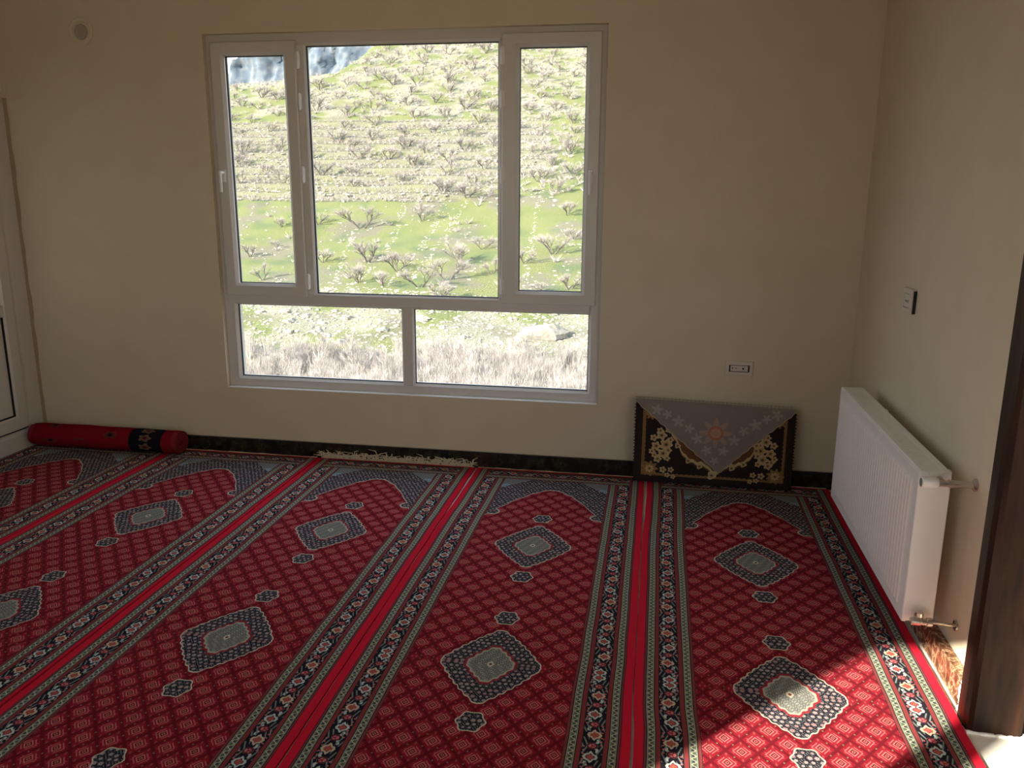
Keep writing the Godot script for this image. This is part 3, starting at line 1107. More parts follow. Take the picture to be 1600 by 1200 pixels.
func rug_image() -> Image:
	var im := Image.create(TW, TH, false, Image.FORMAT_RGB8)
	im.fill(C_FIELD)
	var ft := field_tile()
	# medallion centres along the runner (metres from its end)
	var cz := [1.04, 2.046]
	for j in range(-1, 20):
		for i in range(-1, 9):
			im.blit_rect(ft, Rect2i(0, 0, 95, 114), Vector2i(512 - 47 - 4 * 95 + i * 95, int(1.04 * SV) - 57 - 10 * 114 + j * 114))
	# arch spandrels at the end
	for y in range(int(0.15 * SV), int(0.78 * SV)):
		var z := y / SV
		for x in range(204, 820):
			var dx := absf((x - 512.0) / SU)
			var edge := 0.305 + 2.85 * pow(dx, 1.61) - 0.008 * absf(sin(dx * 42.0))
			var cq := Vector2(dx - 0.272, z - 0.66).length()
			var inside := z < edge or cq < 0.034
			var rim := absf(z - edge) < 0.0045 and cq > 0.03 or absf(cq - 0.034) < 0.004 and z > edge
			if rim:
				im.set_pixel(x, y, C_CREAM.lerp(C_GREY, 0.35))
			elif inside:
				var cd := Vector2(dx - 0.275, (z - 0.275) * 0.9).length()
				if (0.3 - dx) / 0.17 + (z - 0.155) / 0.17 < 1.0 + 0.12 * sin((dx - z) * 70.0):
					var c := srgb(116, 120, 122)
					if sin(x * 0.33) * sin(y * 0.3) > 0.35:
						c = srgb(150, 152, 148)
					elif sin(x * 0.33) * sin(y * 0.3) < -0.55:
						c = srgb(78, 78, 84)
					if cd < 0.028:
						c = srgb(96, 128, 148) if sin(cd * 500.0) > 0 else srgb(150, 170, 176)
					im.set_pixel(x, y, c)
				else:
					im.set_pixel(x, y, herati(x, y))
	# medallions with pendants
	for c in cz:
		for yy in range(int((c - 0.4) * SV), mini(TH, int((c + 0.4) * SV))):
			var dz := yy / SV - float(c)
			for x in range(320, 704):
				var dx := (x - 512.0) / SU
				var ad := absf(dz)
				var a := atan2(dz * 0.75, dx)
				var e := pow(pow(absf(dx) / 0.184, 1.16) + pow(ad / 0.238, 1.16), 1.0 / 1.16) * (1.0 + 0.018 * cos(a * 28.0))
				if e < 1.0:
					var q := pow(pow(absf(dx) / 0.085, 1.25) + pow(ad / 0.110, 1.25), 1.0 / 1.25) * (1.0 + 0.04 * cos(a * 16.0))
					if e > 0.972:
						im.set_pixel(x, yy, C_CREAM)
					elif q < 0.16:
						im.set_pixel(x, yy, srgb(104, 62, 56) if q < 0.08 else C_CREAM)
					elif q < 0.94:
						var n := sin(x * 0.44) * sin(yy * 0.41) + 0.6 * sin(x * 0.27 + yy * 0.33)
						im.set_pixel(x, yy, srgb(104, 108, 102) if n > -0.1 else (srgb(160, 160, 150) if n > -0.8 else srgb(76, 60, 62)))
					elif q < 1.04:
						im.set_pixel(x, yy, srgb(168, 164, 148))
					elif q < 1.16:
						im.set_pixel(x, yy, srgb(140, 44, 52))
					else:
						im.set_pixel(x, yy, herati(x, yy))
				else:
					var pz := ad - 0.325
					var pe := sqrt(dx * dx / 0.0022 + pz * pz / 0.0026) * (1.0 - 0.08 * cos(atan2(pz, dx) * 6.0))
					if pe < 1.0:
						im.set_pixel(x, yy, herati(x, yy) if pe < 0.9 else C_CREAM)
	# borders
	var ss := side_strip()
	var sm := ss.duplicate() as Image
	sm.flip_x()
	var y0 := -60
	while y0 < TH:
		im.blit_rect(ss, Rect2i(0, 0, 205, 204), Vector2i(0, y0))
		im.blit_rect(sm, Rect2i(0, 0, 205, 204), Vector2i(TW - 205, y0))
		y0 += 204
	# end border
	var eb := Image.create(160, 204, false, Image.FORMAT_RGB8)
	eb.fill(C_RED)
	guard(eb, 12, 16, 204, true)
	guard(eb, 28, 12, 204)
	eb.blit_rect(main_border_tile(62, 204), Rect2i(0, 0, 62, 204), Vector2i(40, 0))
	guard(eb, 102, 14, 204)
	var g := green_band_tile(26, 51)
	for k in 4:
		eb.blit_rect(g, Rect2i(0, 0, 26, 51), Vector2i(116, k * 51))
	guard(eb, 142, 12, 204)
	eb.rotate_90(CLOCKWISE)
	eb.flip_x()
	# the strip now runs across; its red edge must be at the top
	if eb.get_pixel(4, 2).r < 0.6:
		eb.flip_y()
	for k in range(0, 5):
		var xx := 83 + k * 204
		var ww := mini(204, TW - 83 - xx)
		if ww > 0:
			im.blit_rect(eb, Rect2i(0, 0, ww, 154), Vector2i(xx, 0))
	im.fill_rect(Rect2i(0, 0, TW, 12), C_RED)
	im.fill_rect(Rect2i(0, 0, 30, 300), C_RED)
	im.fill_rect(Rect2i(TW - 30, 0, 30, 300), C_RED)
	return im

func rug_mesh(x0: float, x1: float, u0: float, u1: float, y: float, seed_: int, z0: float, z1: float, wob := 0.003, gap := 0.0) -> ArrayMesh:
	var n := FastNoiseLite.new()
	n.seed = seed_
	n.frequency = 1.3
	var st := SurfaceTool.new()
	st.begin(Mesh.PRIMITIVE_TRIANGLES)
	st.set_smooth_group(0)
	var nx := 14
	var nz := 110
	var p := func(i: int, j: int) -> Vector3:
		var z := z0 + (z1 - z0) * j / nz
		var a := x0 + wob * n.get_noise_2d(z * 2.0, 0.0) * 2.0
		a += gap * (1.0 - smoothstep(0.2, 1.1, z)) + gap * 0.35 * smoothstep(2.2, 2.4, z)
		var b := x1 + wob * n.get_noise_2d(z * 2.0, 50.0) * 2.0
		var x := lerpf(a, b, float(i) / nx)
		return Vector3(x, y + 0.0015 * n.get_noise_2d(x * 3.0, z * 3.0), z + 0.004 * n.get_noise_2d(x * 2.0, 9.0))
	var t := func(i: int, j: int) -> Vector2:
		var v := (float(j) / nz) * (z1 - z0) / 2.046
		return Vector2(lerpf(u0, u1, float(i) / nx), 1.0 - absf(1.0 - v))
	for j in nz:
		for i in nx:
			quad_uv(st, [p.call(i, j), p.call(i + 1, j), p.call(i + 1, j + 1), p.call(i, j + 1)], [t.call(i, j), t.call(i + 1, j), t.call(i + 1, j + 1), t.call(i, j + 1)], Vector3.UP)
	st.set_smooth_group(-1)
	var down := Vector3(0, -0.008, 0)
	for j in nz:
		for e in [[0, Vector3.LEFT], [nx, Vector3.RIGHT]]:
			var a: Vector3 = p.call(e[0], j)
			var b: Vector3 = p.call(e[0], j + 1)
			var ta: Vector2 = t.call(e[0], j)
			var tb: Vector2 = t.call(e[0], j + 1)
			quad_uv(st, [a, b, b + down, a + down], [ta, tb, tb, ta], e[1])
	for i in nx:
		for e in [[0, Vector3.FORWARD], [nz, Vector3.BACK]]:
			var a: Vector3 = p.call(i, e[0])
			var b: Vector3 = p.call(i + 1, e[0])
			var ta: Vector2 = t.call(i, e[0])
			var tb: Vector2 = t.call(i + 1, e[0])
			quad_uv(st, [a, b, b + down, a + down], [ta, tb, tb, ta], e[1])
	st.generate_normals()
	return st.commit()

func build_rugs() -> void:
	var tex := ImageTexture.create_from_image(rug_image())
	var rm := mat(Color.WHITE, 1.0)
	rm.albedo_texture = tex
	rm.metallic_specular = 0.1
	rm.rim_enabled = true
	rm.rim = 0.06
	rm.rim_tint = 0.5
	M.rug = rm
	var specs := [
		[-1.0375, -0.030, 0.0, 1.0, 0.0095, "red patterned runner rug lying along the radiator wall"],
		[-2.032, -1.0415, 0.0, 1.0, 0.0095, "second red patterned runner rug counting from the radiator"],
		[-3.018, -2.037, 0.0, 1.0, 0.0095, "third red patterned runner rug from the radiator, with frayed white fringe"],
		[-3.985, -3.028, 0.0, 0.982, 0.0095, "fourth red patterned runner rug, between the middle window pane and the rolled rug"],
		[-4.915, -3.995, 0.045, 0.982, 0.0095, "red patterned runner rug lying in front of the white door"],
	]
	for k in specs.size():
		var s: Array = specs[k]
		var t := thing("runner_rug", s[5], "rug", Vector3.ZERO, 0.0, "runner rugs laid side by side")
		obj("pile", rug_mesh(s[0], s[1], s[2], s[3], s[4], 40 + k, 0.029, 2.5865 if k == 0 else 4.121, 0.0018, 0.013 if k == 0 else (0.008 if k == 1 else 0.0)), rm, t)
		# pale woven end against the skirting
		var st := newst()
		var r := RandomNumberGenerator.new()
		r.seed = 70 + k
		var x: float = s[0] + 0.01
		while x < s[1] - 0.01:
			var e := minf(x + 0.05, s[1] - 0.01)
			bx(st, Vector3(x, 0.002, 0.0158), Vector3(e, 0.009 + r.randf_range(0, 0.003), 0.0255 + r.randf_range(0.0, 0.002)), 0.002)
			x = e
		part(obj("woven_end", st, M.cotton, t), "pale woven cotton end of the rug")
		if k == 2:
			st = newst()
			for q in 330:
				var a := Vector3(s[0] + 0.01 + 0.95 * r.randf(), 0.01, 0.022 + r.randf_range(-0.002, 0.006))
				var lean := r.randf_range(-0.05, 0.05)
				var up := absf(r.randfn(0.012, 0.014)) + 0.008
				var m := a + Vector3(lean * 0.5, up, -0.002)
				var b2 := m + Vector3(lean, r.randf_range(-0.012, 0.014), r.randf_range(-0.002, 0.006))
				tube(st, a, m, 0.0022, 0.0026, 4, false)
				tube(st, m, b2, 0.0026, 0.001, 4, true)
			var f := obj("fringe", st, M.cotton, t)
			part(f, "frayed cream fringe turned up against the skirting")
			f.set_meta("kind", "stuff")

# ------------------------------------------------------------------ radiator
func build_radiator() -> void:
	var x0 := -0.1366
	var x1 := -0.035
	var z0 := 0.5665
	var z1 := 1.8054
	var y0 := 0.1669
	var y1 := 0.7163
	var t := thing("radiator", "white ribbed panel radiator hung on the wall beside the doorway", "radiator")
	# pressed front plate with vertical ribs
	var st := newst()
	var pts := []
	var zz := z0 + 0.03
	pts.append(Vector2(z0, 0.0))
	pts.append(Vector2(zz, 0.0))
	while zz < z1 - 0.055:
		pts.append(Vector2(zz + 0.006, 0.005))
		pts.append(Vector2(zz + 0.0165, 0.005))
		pts.append(Vector2(zz + 0.0225, 0.0))
		pts.append(Vector2(zz + 0.033, 0.0))
		zz += 0.033
	pts.append(Vector2(z1, 0.0))
	var ya := y0 + 0.045
	var yb := y1 - 0.06
	for i in pts.size() - 1:
		var p: Vector2 = pts[i]
		var q: Vector2 = pts[i + 1]
		var n := Vector3(-1, 0, 0)
		quad(st, Vector3(x0 + 0.003, y0, p.x), Vector3(x0 + 0.003, y0, q.x), Vector3(x0 + 0.003, ya - 0.012, q.x), Vector3(x0 + 0.003, ya - 0.012, p.x), n)
		quad(st, Vector3(x0 + 0.003, ya - 0.012, p.x), Vector3(x0 + 0.003, ya - 0.012, q.x), Vector3(x0 + 0.003 - q.y, ya, q.x), Vector3(x0 + 0.003 - p.y, ya, p.x), n)
		quad(st, Vector3(x0 + 0.003 - p.y, ya, p.x), Vector3(x0 + 0.003 - q.y, ya, q.x), Vector3(x0 + 0.003 - q.y, yb, q.x), Vector3(x0 + 0.003 - p.y, yb, p.x), n)
		quad(st, Vector3(x0 + 0.003 - p.y, yb, p.x), Vector3(x0 + 0.003 - q.y, yb, q.x), Vector3(x0 + 0.003, yb + 0.012, q.x), Vector3(x0 + 0.003, yb + 0.012, p.x), n)
		quad(st, Vector3(x0 + 0.003, yb + 0.012, p.x), Vector3(x0 + 0.003, yb + 0.012, q.x), Vector3(x0 + 0.003, y1 - 0.012, q.x), Vector3(x0 + 0.003, y1 - 0.012, p.x), n)
	quad(st, Vector3(x0 + 0.003, y1 - 0.012, z0), Vector3(x0 + 0.003, y1 - 0.012, z1), Vector3(x0 + 0.012, y1 - 0.002, z1), Vector3(x0 + 0.012, y1 - 0.002, z0), Vector3(-1, 1, 0))
	bx(st, Vector3(x0 + 0.004, y0, z0), Vector3(x0 + 0.016, y1 - 0.012, z1), 0.002)
	obj("front_plate", st, M.enamel, t)
	st = newst()
	bx(st, Vector3(x1 - 0.014, y0, z0), Vector3(x1, y1 - 0.006, z1), 0.003)
	obj("back_plate", st, M.enamel, t)
	for e in [[z0, z0 + 0.006], [z1 - 0.006, z1 + 0.001]]:
		st = newst()
		bx(st, Vector3(x0 + 0.002, y0 + 0.004, e[0]), Vector3(x1 + 0.002, y1 - 0.002, e[1]), 0.003)
		obj("side_cover", st, M.enamel, t)
	# top grille: two long rails, cross bars and a dark throat
	st = newst()
	bx(st, Vector3(x0 + 0.004, y1 - 0.012, z0), Vector3(x0 + 0.03, y1, z1), 0.003)
	bx(st, Vector3(x1 - 0.026, y1 - 0.012, z0), Vector3(x1 + 0.002, y1, z1), 0.003)
	var gz := z0
	while gz < z1 - 0.02:
		bx(st, Vector3(x0 + 0.028, y1 - 0.008, gz), Vector3(x1 - 0.024, y1 - 0.001, gz + 0.0245), 0.001)
		gz += 0.029
	obj("top_grille", st, M.enamel, t)
	st = newst()
	bx(st, Vector3(x0 + 0.02, y0 + 0.03, z0 + 0.01), Vector3(x1 - 0.018, y1 - 0.03, z1 - 0.01))
	obj("convector_fins", st, M.enamel, t)
	# wall brackets
	for bz in [z0 + 0.2, z1 - 0.2]:
		st = newst()
		bx(st, Vector3(x1, y0 + 0.03, bz), Vector3(ROOM_E - 0.001, y1 - 0.05, bz + 0.03), 0.003)
		obj("bracket", st, M.enamel, t)
	# thermostatic valve near the top
	var vz := z1 + 0.038
	var vy := 0.691
	var head := newst()
	lathe(head, Vector3(-0.139, vy, vz), Vector3(1, 0, 0), [Vector2(0.0, 0.0), Vector2(0.017, 0.0), Vector2(0.019, 0.003), Vector2(0.0195, 0.03), Vector2(0.017, 0.05), Vector2(0.012, 0.054), Vector2(0.0, 0.054)], 24)
	var vb := newst()
	tube(vb, Vector3(-0.09, vy, vz), Vector3(-0.05, vy, vz), 0.011, 0.011, 14)
	tube(vb, Vector3(-0.072, vy, z1), Vector3(-0.072, vy, vz), 0.012, 0.012, 14)
	lathe(vb, Vector3(-0.055, vy, vz), Vector3(1, 0, 0), [Vector2(0.0, 0.0), Vector2(0.014, 0.0), Vector2(0.014, 0.014), Vector2(0.0, 0.014)], 6)
	var valve := obj("thermostatic_valve", vb, M.chrome, t)
	obj("valve_head", head, M.enamel, valve)
	st = newst()
	lathe(st, Vector3(-0.1395, vy, vz), Vector3(1, 0, 0), [Vector2(0.0, -0.0005), Vector2(0.014, -0.0005), Vector2(0.014, 0.001)], 20)
	part(obj("end_cap", st, M.plastic_grey, valve), "grey disc on the end of the valve head")
	st = newst()
	tube(st, Vector3(-0.045, vy, vz), Vector3(ROOM_E - 0.001, vy, vz), 0.0115, 0.0115, 14)
	obj("pipe", st, M.chrome, t)
	st = newst()
	lathe(st, Vector3(ROOM_E - 0.013, vy, vz), Vector3(1, 0, 0), [Vector2(0.009, 0.0), Vector2(0.015, 0.002), Vector2(0.022, 0.009), Vector2(0.022, 0.012)], 20)
	obj("flange", st, M.chrome, t)
	# lockshield valve near the bottom
	vy = 0.192
	vb = newst()
	lathe(vb, Vector3(-0.118, vy, vz), Vector3(1, 0, 0), [Vector2(0.0, 0.0), Vector2(0.012, 0.0), Vector2(0.014, 0.005), Vector2(0.014, 0.03), Vector2(0.012, 0.034), Vector2(0.012, 0.05), Vector2(0.015, 0.052), Vector2(0.015, 0.068), Vector2(0.0, 0.068)], 16)
	tube(vb, Vector3(-0.085, vy, z1), Vector3(-0.085, vy, vz), 0.012, 0.012, 14)
	obj("lockshield_valve", vb, M.chrome, t)
	st = newst()
	lathe(st, Vector3(-0.09, vy + 0.01, vz - 0.01), Vector3(0, 1, 0.1), [Vector2(0.013, 0.0), Vector2(0.015, 0.008), Vector2(0.013, 0.02), Vector2(0.0, 0.022)], 16)
	obj("bleed_cap", st, M.chrome, t)
	st = newst()
	tube(st, Vector3(-0.052, vy, vz), Vector3(ROOM_E - 0.001, vy - 0.004, vz), 0.006, 0.006, 12)
	obj("pipe", st, M.chrome, t)
	st = newst()
	lathe(st, Vector3(ROOM_E - 0.009, vy - 0.004, vz), Vector3(1, 0, 0), [Vector2(0.007, 0.0), Vector2(0.018, 0.002), Vector2(0.019, 0.008)], 18)
	obj("flange", st, M.chrome, t)
	# plugs on the far end
	st = newst()
	tube(st, Vector3(-0.09, y0 + 0.03, z0), Vector3(-0.09, y0 + 0.03, z0 - 0.03), 0.011, 0.011, 12)
	bx(st, Vector3(-0.105, y0 + 0.015, z0 - 0.04), Vector3(-0.075, y0 + 0.045, z0 - 0.028), 0.003)
	obj("plug", st, M.chrome, t)

# ------------------------------------------------------------------ leaning table under its cloths
func flower(im: Image, cx: float, cy: float, rad: float, petals: int, c0: Color, c1: Color) -> void:
	for y in range(maxi(0, int(cy - rad)), mini(im.get_height(), int(cy + rad) + 1)):
		for x in range(maxi(0, int(cx - rad)), mini(im.get_width(), int(cx + rad) + 1)):
			var dx := x - cx
			var dy := y - cy
			var q := sqrt(dx * dx + dy * dy) / rad
			var lim := 0.84 + 0.16 * cos(atan2(dy, dx) * petals)
			if q < lim:
				var c := c1.lerp(c0, clampf(q / lim * 1.3, 0, 1))
				if q < 0.22:
					c = c1.darkened(0.4)
				im.set_pixel(x, y, c)

func cloth_image() -> Image:
	var w := 688
	var h := 384
	var im := Image.create(w, h, false, Image.FORMAT_RGB8)
	var ground_c := srgb(26, 13, 12)
	im.fill(ground_c)
	var gold := srgb(146, 112, 66)
	var cream := srgb(196, 174, 130)
	# gold patterned band
	for y in h:
		for x in w:
			var e := minf(minf(x, w - 1 - x), minf(y + 40, h - 1 - y)) # the top edge of the band is folded over the back
			var wav := 2.5 * sin(x * 0.3) + 2.0 * sin(y * 0.31)
			if e > 32 and e < 46 + wav * 0.6:
				im.set_pixel(x, y, gold if sin(x * 0.55) * sin(y * 0.6) < 0.25 else srgb(96, 66, 38))
			elif e < 30 and sin(x * 0.9) * sin(y * 0.9) > 0.86:
				im.set_pixel(x, y, srgb(44, 26, 20))
	# brown cartouche in the middle with a cream scroll rim
	var rim := [[0.0, 0.86], [0.04, 0.82], [0.065, 0.765], [0.145, 0.735], [0.205, 0.66], [0.235, 0.55], [0.265, 0.44], [0.29, 0.38], [0.3, 0.0]]
	for y in range(0, 330):
		for x in range(120, 570):
			var dx := absf(x - 360.0) / w
			var v := y / float(h)
			var lim := 0.0
			for k in rim.size() - 1:
				if dx >= rim[k][0] and dx < rim[k + 1][0]:
					lim = lerpf(rim[k][1], rim[k + 1][1], (dx - rim[k][0]) / (rim[k + 1][0] - rim[k][0]))
			lim += 0.012 * sin(dx * 120.0)
			if v < lim - 0.05:
				im.set_pixel(x, y, srgb(104, 66, 34))
			elif v < lim - 0.008:
				im.set_pixel(x, y, cream)
			elif v < lim + 0.015:
				im.set_pixel(x, y, srgb(80, 58, 34))
	# corner sunbursts
	for cx in [70.0, w - 70.0]:
		flower(im, cx, h - 66.0, 40.0, 9, gold, srgb(170, 140, 80))
		flower(im, cx, h - 66.0, 20.0, 8, cream, gold)
		flower(im, cx, 44.0, 34.0, 9, gold, srgb(170, 140, 80))
	# bouquets at both sides
	for side in [0, 1]:
		for f in [[118, 150, 26], [140, 195, 30], [96, 205, 24], [128, 240, 28], [104, 268, 20], [150, 120, 20], [84, 165, 18], [158, 170, 16], [130, 320, 17], [165, 318, 15], [150, 345, 13], [176, 352, 12], [112, 128, 17], [78, 232, 16], [150, 222, 18], [146, 262, 16], [90, 250, 15]]:
			var x: float = f[0] if side == 0 else w - f[0]
			flower(im, x, f[1], f[2], 5, cream, gold)
	# scroll leaves by the cartouche
	for side in [-1.0, 1.0]:
		for k in 3:
			flower(im, 360.0 + side * (70.0 + 50.0 * k), 292.0 - 40.0 * k * k * 0.6, 15.0, 3, cream, srgb(120, 88, 50))
	flower(im, 345.0, 334.0, 22.0, 3, cream, gold)
	return im

func organza_image() -> Image:
	var w := 512
	var h := 256
	var im := Image.create(w, h, false, Image.FORMAT_RGBA8)
	for y in h:
		for x in w:
			var a := 0.5
			var c := srgb(178, 168, 162)
			var v := 0.5 + 0.5 * sin(x * 0.9) * sin(y * 0.9)
			a += 0.05 * v
			# sprays of small embroidered blossoms
			for f in [[70, 26, 20], [104, 40, 16], [140, 62, 22], [176, 84, 18], [204, 118, 20], [452, 26, 20], [420, 40, 16], [386, 62, 22], [350, 84, 18], [322, 118, 20], [236, 156, 18], [290, 156, 18], [262, 190, 16]]:
				var fx: float = x - f[0]
				var fy: float = y - f[1]
				var fq: float = sqrt(fx * fx + fy * fy) / f[2]
				if fq < 0.7 + 0.3 * cos(atan2(fy, fx) * 5.0 + f[0]):
					a = 0.62
					c = srgb(196, 188, 174)
			# round rosette
			var q := Vector2(x - 262.0, (y - 96.0) * 1.05).length()
			if q < 40.0 + 14.0 * cos(atan2(y - 96.0, x - 262.0) * 8.0) and q > 25.0:
				a = 0.62
				c = srgb(196, 172, 156)
			if q < 25.0:
				a = 0.75
				c = srgb(196, 122, 92) if q > 17.0 else srgb(206, 156, 128)
			c.a = a
			im.set_pixel(x, y, c)
	return im

func build_table() -> void:
	var a := -1.104
	var b := -0.247
	# the folded table itself, leaning on its long edge
	var t := thing("folding_table", "low folding table leaning on its edge against the wall under dark cloth", "table")
	var st := newst()
	bx(st, Vector3(a + 0.02, 0.012, 0.07), Vector3(b - 0.02, 0.45, 0.095), 0.004)
	obj("table_top", st, M.wood, t)
	for lx in [a + 0.1, b - 0.13]:
		st = newst()
		bx(st, Vector3(lx, 0.03, 0.035), Vector3(lx + 0.03, 0.42, 0.068), 0.003)
		obj("leg", st, M.wood, t)
	# brown velvet cloth wrapped over front, ends and top
	var cm := mat(Color.WHITE, 0.9)
	cm.albedo_texture = ImageTexture.create_from_image(cloth_image())
	cm.rim_enabled = true
	cm.rim = 0.3
	var n := FastNoiseLite.new()
	n.seed = 9
	n.frequency = 3.0
	st = SurfaceTool.new()
	st.begin(Mesh.PRIMITIVE_TRIANGLES)
	st.set_smooth_group(0)
	var nx := 60
	var ny := 24
	# path of (y, z, v) from the front hem up over the top edge to the back
	var path := []
	for j in ny + 1:
		var f := float(j) / ny
		path.append([0.021 + 0.443 * f, 0.116 - 0.012 * f, 1.0 - f])
	path.append([0.472, 0.1, 0.0])
	path.append([0.476, 0.085, 0.02])
	path.append([0.474, 0.045, 0.05])
	path.append([0.468, 0.024, 0.08])
	path.append([0.30, 0.02, 0.1])
	var cl := func(i: int, j: int) -> Vector3:
		var f := float(i) / nx
		var x := lerpf(a, b, f)
		var p: Array = path[j]
		var y: float = p[0]
		var z: float = p[1]
		if j == 0:
			y += 0.004 * n.get_noise_1d(x * 6.0)
		y += -0.012 * f * (0.3 + 0.7 * (1.0 if j > ny - 3 else float(j) / ny)) + 0.01 * (1.0 - f) * (float(mini(j, ny)) / ny)
		z += 0.0035 * n.get_noise_2d(x * 2.0, y * 2.0)
		return Vector3(x, y, z)
	for j in path.size() - 1:
		for i in nx:
			var o := Vector3(0, 0, 1) if j < ny else (Vector3(0, 1, 0.2) if j < path.size() - 2 else Vector3(0, 0, -1))
			quad_uv(st, [cl.call(i, j), cl.call(i + 1, j), cl.call(i + 1, j + 1), cl.call(i, j + 1)], [Vector2(float(i) / nx, path[j][2]), Vector2(float(i + 1) / nx, path[j][2]), Vector2(float(i + 1) / nx, path[j + 1][2]), Vector2(float(i) / nx, path[j + 1][2])], o)
	# hanging ends
	for e in [[0, Vector3.LEFT], [nx, Vector3.RIGHT]]:
		for j in ny:
			var p0: Vector3 = cl.call(e[0], j)
			var p1: Vector3 = cl.call(e[0], j + 1)
			quad_uv(st, [p0, p1, Vector3(p1.x, p1.y, 0.022), Vector3(p0.x, p0.y, 0.022)], [Vector2(0.01, 0.5), Vector2(0.02, 0.5), Vector2(0.02, 0.55), Vector2(0.01, 0.55)], e[1])
	st.generate_normals()
	var c := thing("velvet_tablecloth", "dark brown velvet tablecloth with gold flowers covering the leaning table", "tablecloth")
	obj("cloth", st.commit(), cm, c)
	# short looped fringe on both ends
	st = newst()
	var r := RandomNumberGenerator.new()
	r.seed = 33
	for s in [0, nx]:
		for k in 46:
			var p: Vector3 = cl.call(s, int(k * ny / 46.0))
			p.y = lerpf(0.015, p.y + 0.01, 1.0) + r.randf_range(-0.003, 0.003)
			var out := -1.0 if s == 0 else 1.0
			tube(st, p, p + Vector3(out * r.randf_range(0.004, 0.008), r.randf_range(-0.004, 0.001), 0.0), 0.003, 0.002, 5)
	var fr := obj("edging", st, mat(srgb(30, 18, 14), 0.9), c)
	part(fr, "short dark looped edging").set_meta("kind", "stuff")
	# sheer overlay hanging as a triangle
	var om := mat(Color.WHITE, 0.8)
	om.albedo_texture = ImageTexture.create_from_image(organza_image())
	om.transparency = BaseMaterial3D.TRANSPARENCY_ALPHA
	om.cull_mode = BaseMaterial3D.CULL_DISABLED
	st = SurfaceTool.new()
	st.begin(Mesh.PRIMITIVE_TRIANGLES)
	st.set_smooth_group(0)
	var tipx := -0.637
	var tipy := 0.094
	var rows := 26
	var cols := 40
	var og := func(i: int, j: int) -> Vector3:
		var f := float(j) / rows
		var lx := lerpf(a - 0.002, tipx, f)
		var rx := lerpf(b + 0.002, tipx, f)
		var x := lerpf(lx, rx, float(i) / cols)
		var g := (x - a) / (b - a)
		var ytop := 0.475 + 0.01 * (1.0 - g) - 0.012 * g
		var y := lerpf(ytop, tipy, f) + 0.006 * sin(float(i) / cols * PI) * (1.0 - f) * 0.0
		if i == 0 or i == cols:
			y += 0.004 * sin(j * 2.2)
		return Vector3(x, y, 0.111 + 0.009 * f + 0.002 * n.get_noise_2d(x * 5.0, y * 5.0))
	for j in rows:
		for i in cols:
			var q := [og.call(i, j), og.call(i + 1, j), og.call(i + 1, j + 1), og.call(i, j + 1)]
			var uvs := []
			for p in q:
				uvs.append(Vector2(clampf((p.x - a) / (b - a), 0, 1), clampf((0.485 - p.y) / 0.43, 0, 1)))
			quad_uv(st, q, uvs, Vector3(0, 0, 1))
	# over the top edge
	for i in cols:
		var p0: Vector3 = og.call(i, 0)
		var p1: Vector3 = og.call(i + 1, 0)
		var k0 := Vector3(p0.x, p0.y + 0.006, 0.022)
		var k1 := Vector3(p1.x, p1.y + 0.006, 0.022)
		quad_uv(st, [p0, p1, k1, k0], [Vector2(0.1, 0.02), Vector2(0.12, 0.02), Vector2(0.12, 0.1), Vector2(0.1, 0.1)], Vector3.UP)
	st.generate_normals()
	var ov := thing("organza_overlay", "sheer embroidered cloth hanging as a triangle over the dark tablecloth", "cloth")
	obj("sheer_cloth", st.commit(), om, ov)
	st = newst()
	for s in [0, cols]:
		for j in rows:
			tube(st, og.call(s, j) + Vector3(0, 0, 0.001), og.call(s, j + 1) + Vector3(0, 0, 0.001), 0.0018, 0.0018, 5, false)
	part(obj("hem", st, mat(srgb(190, 172, 140), 0.9), ov), "cream stitched hem")

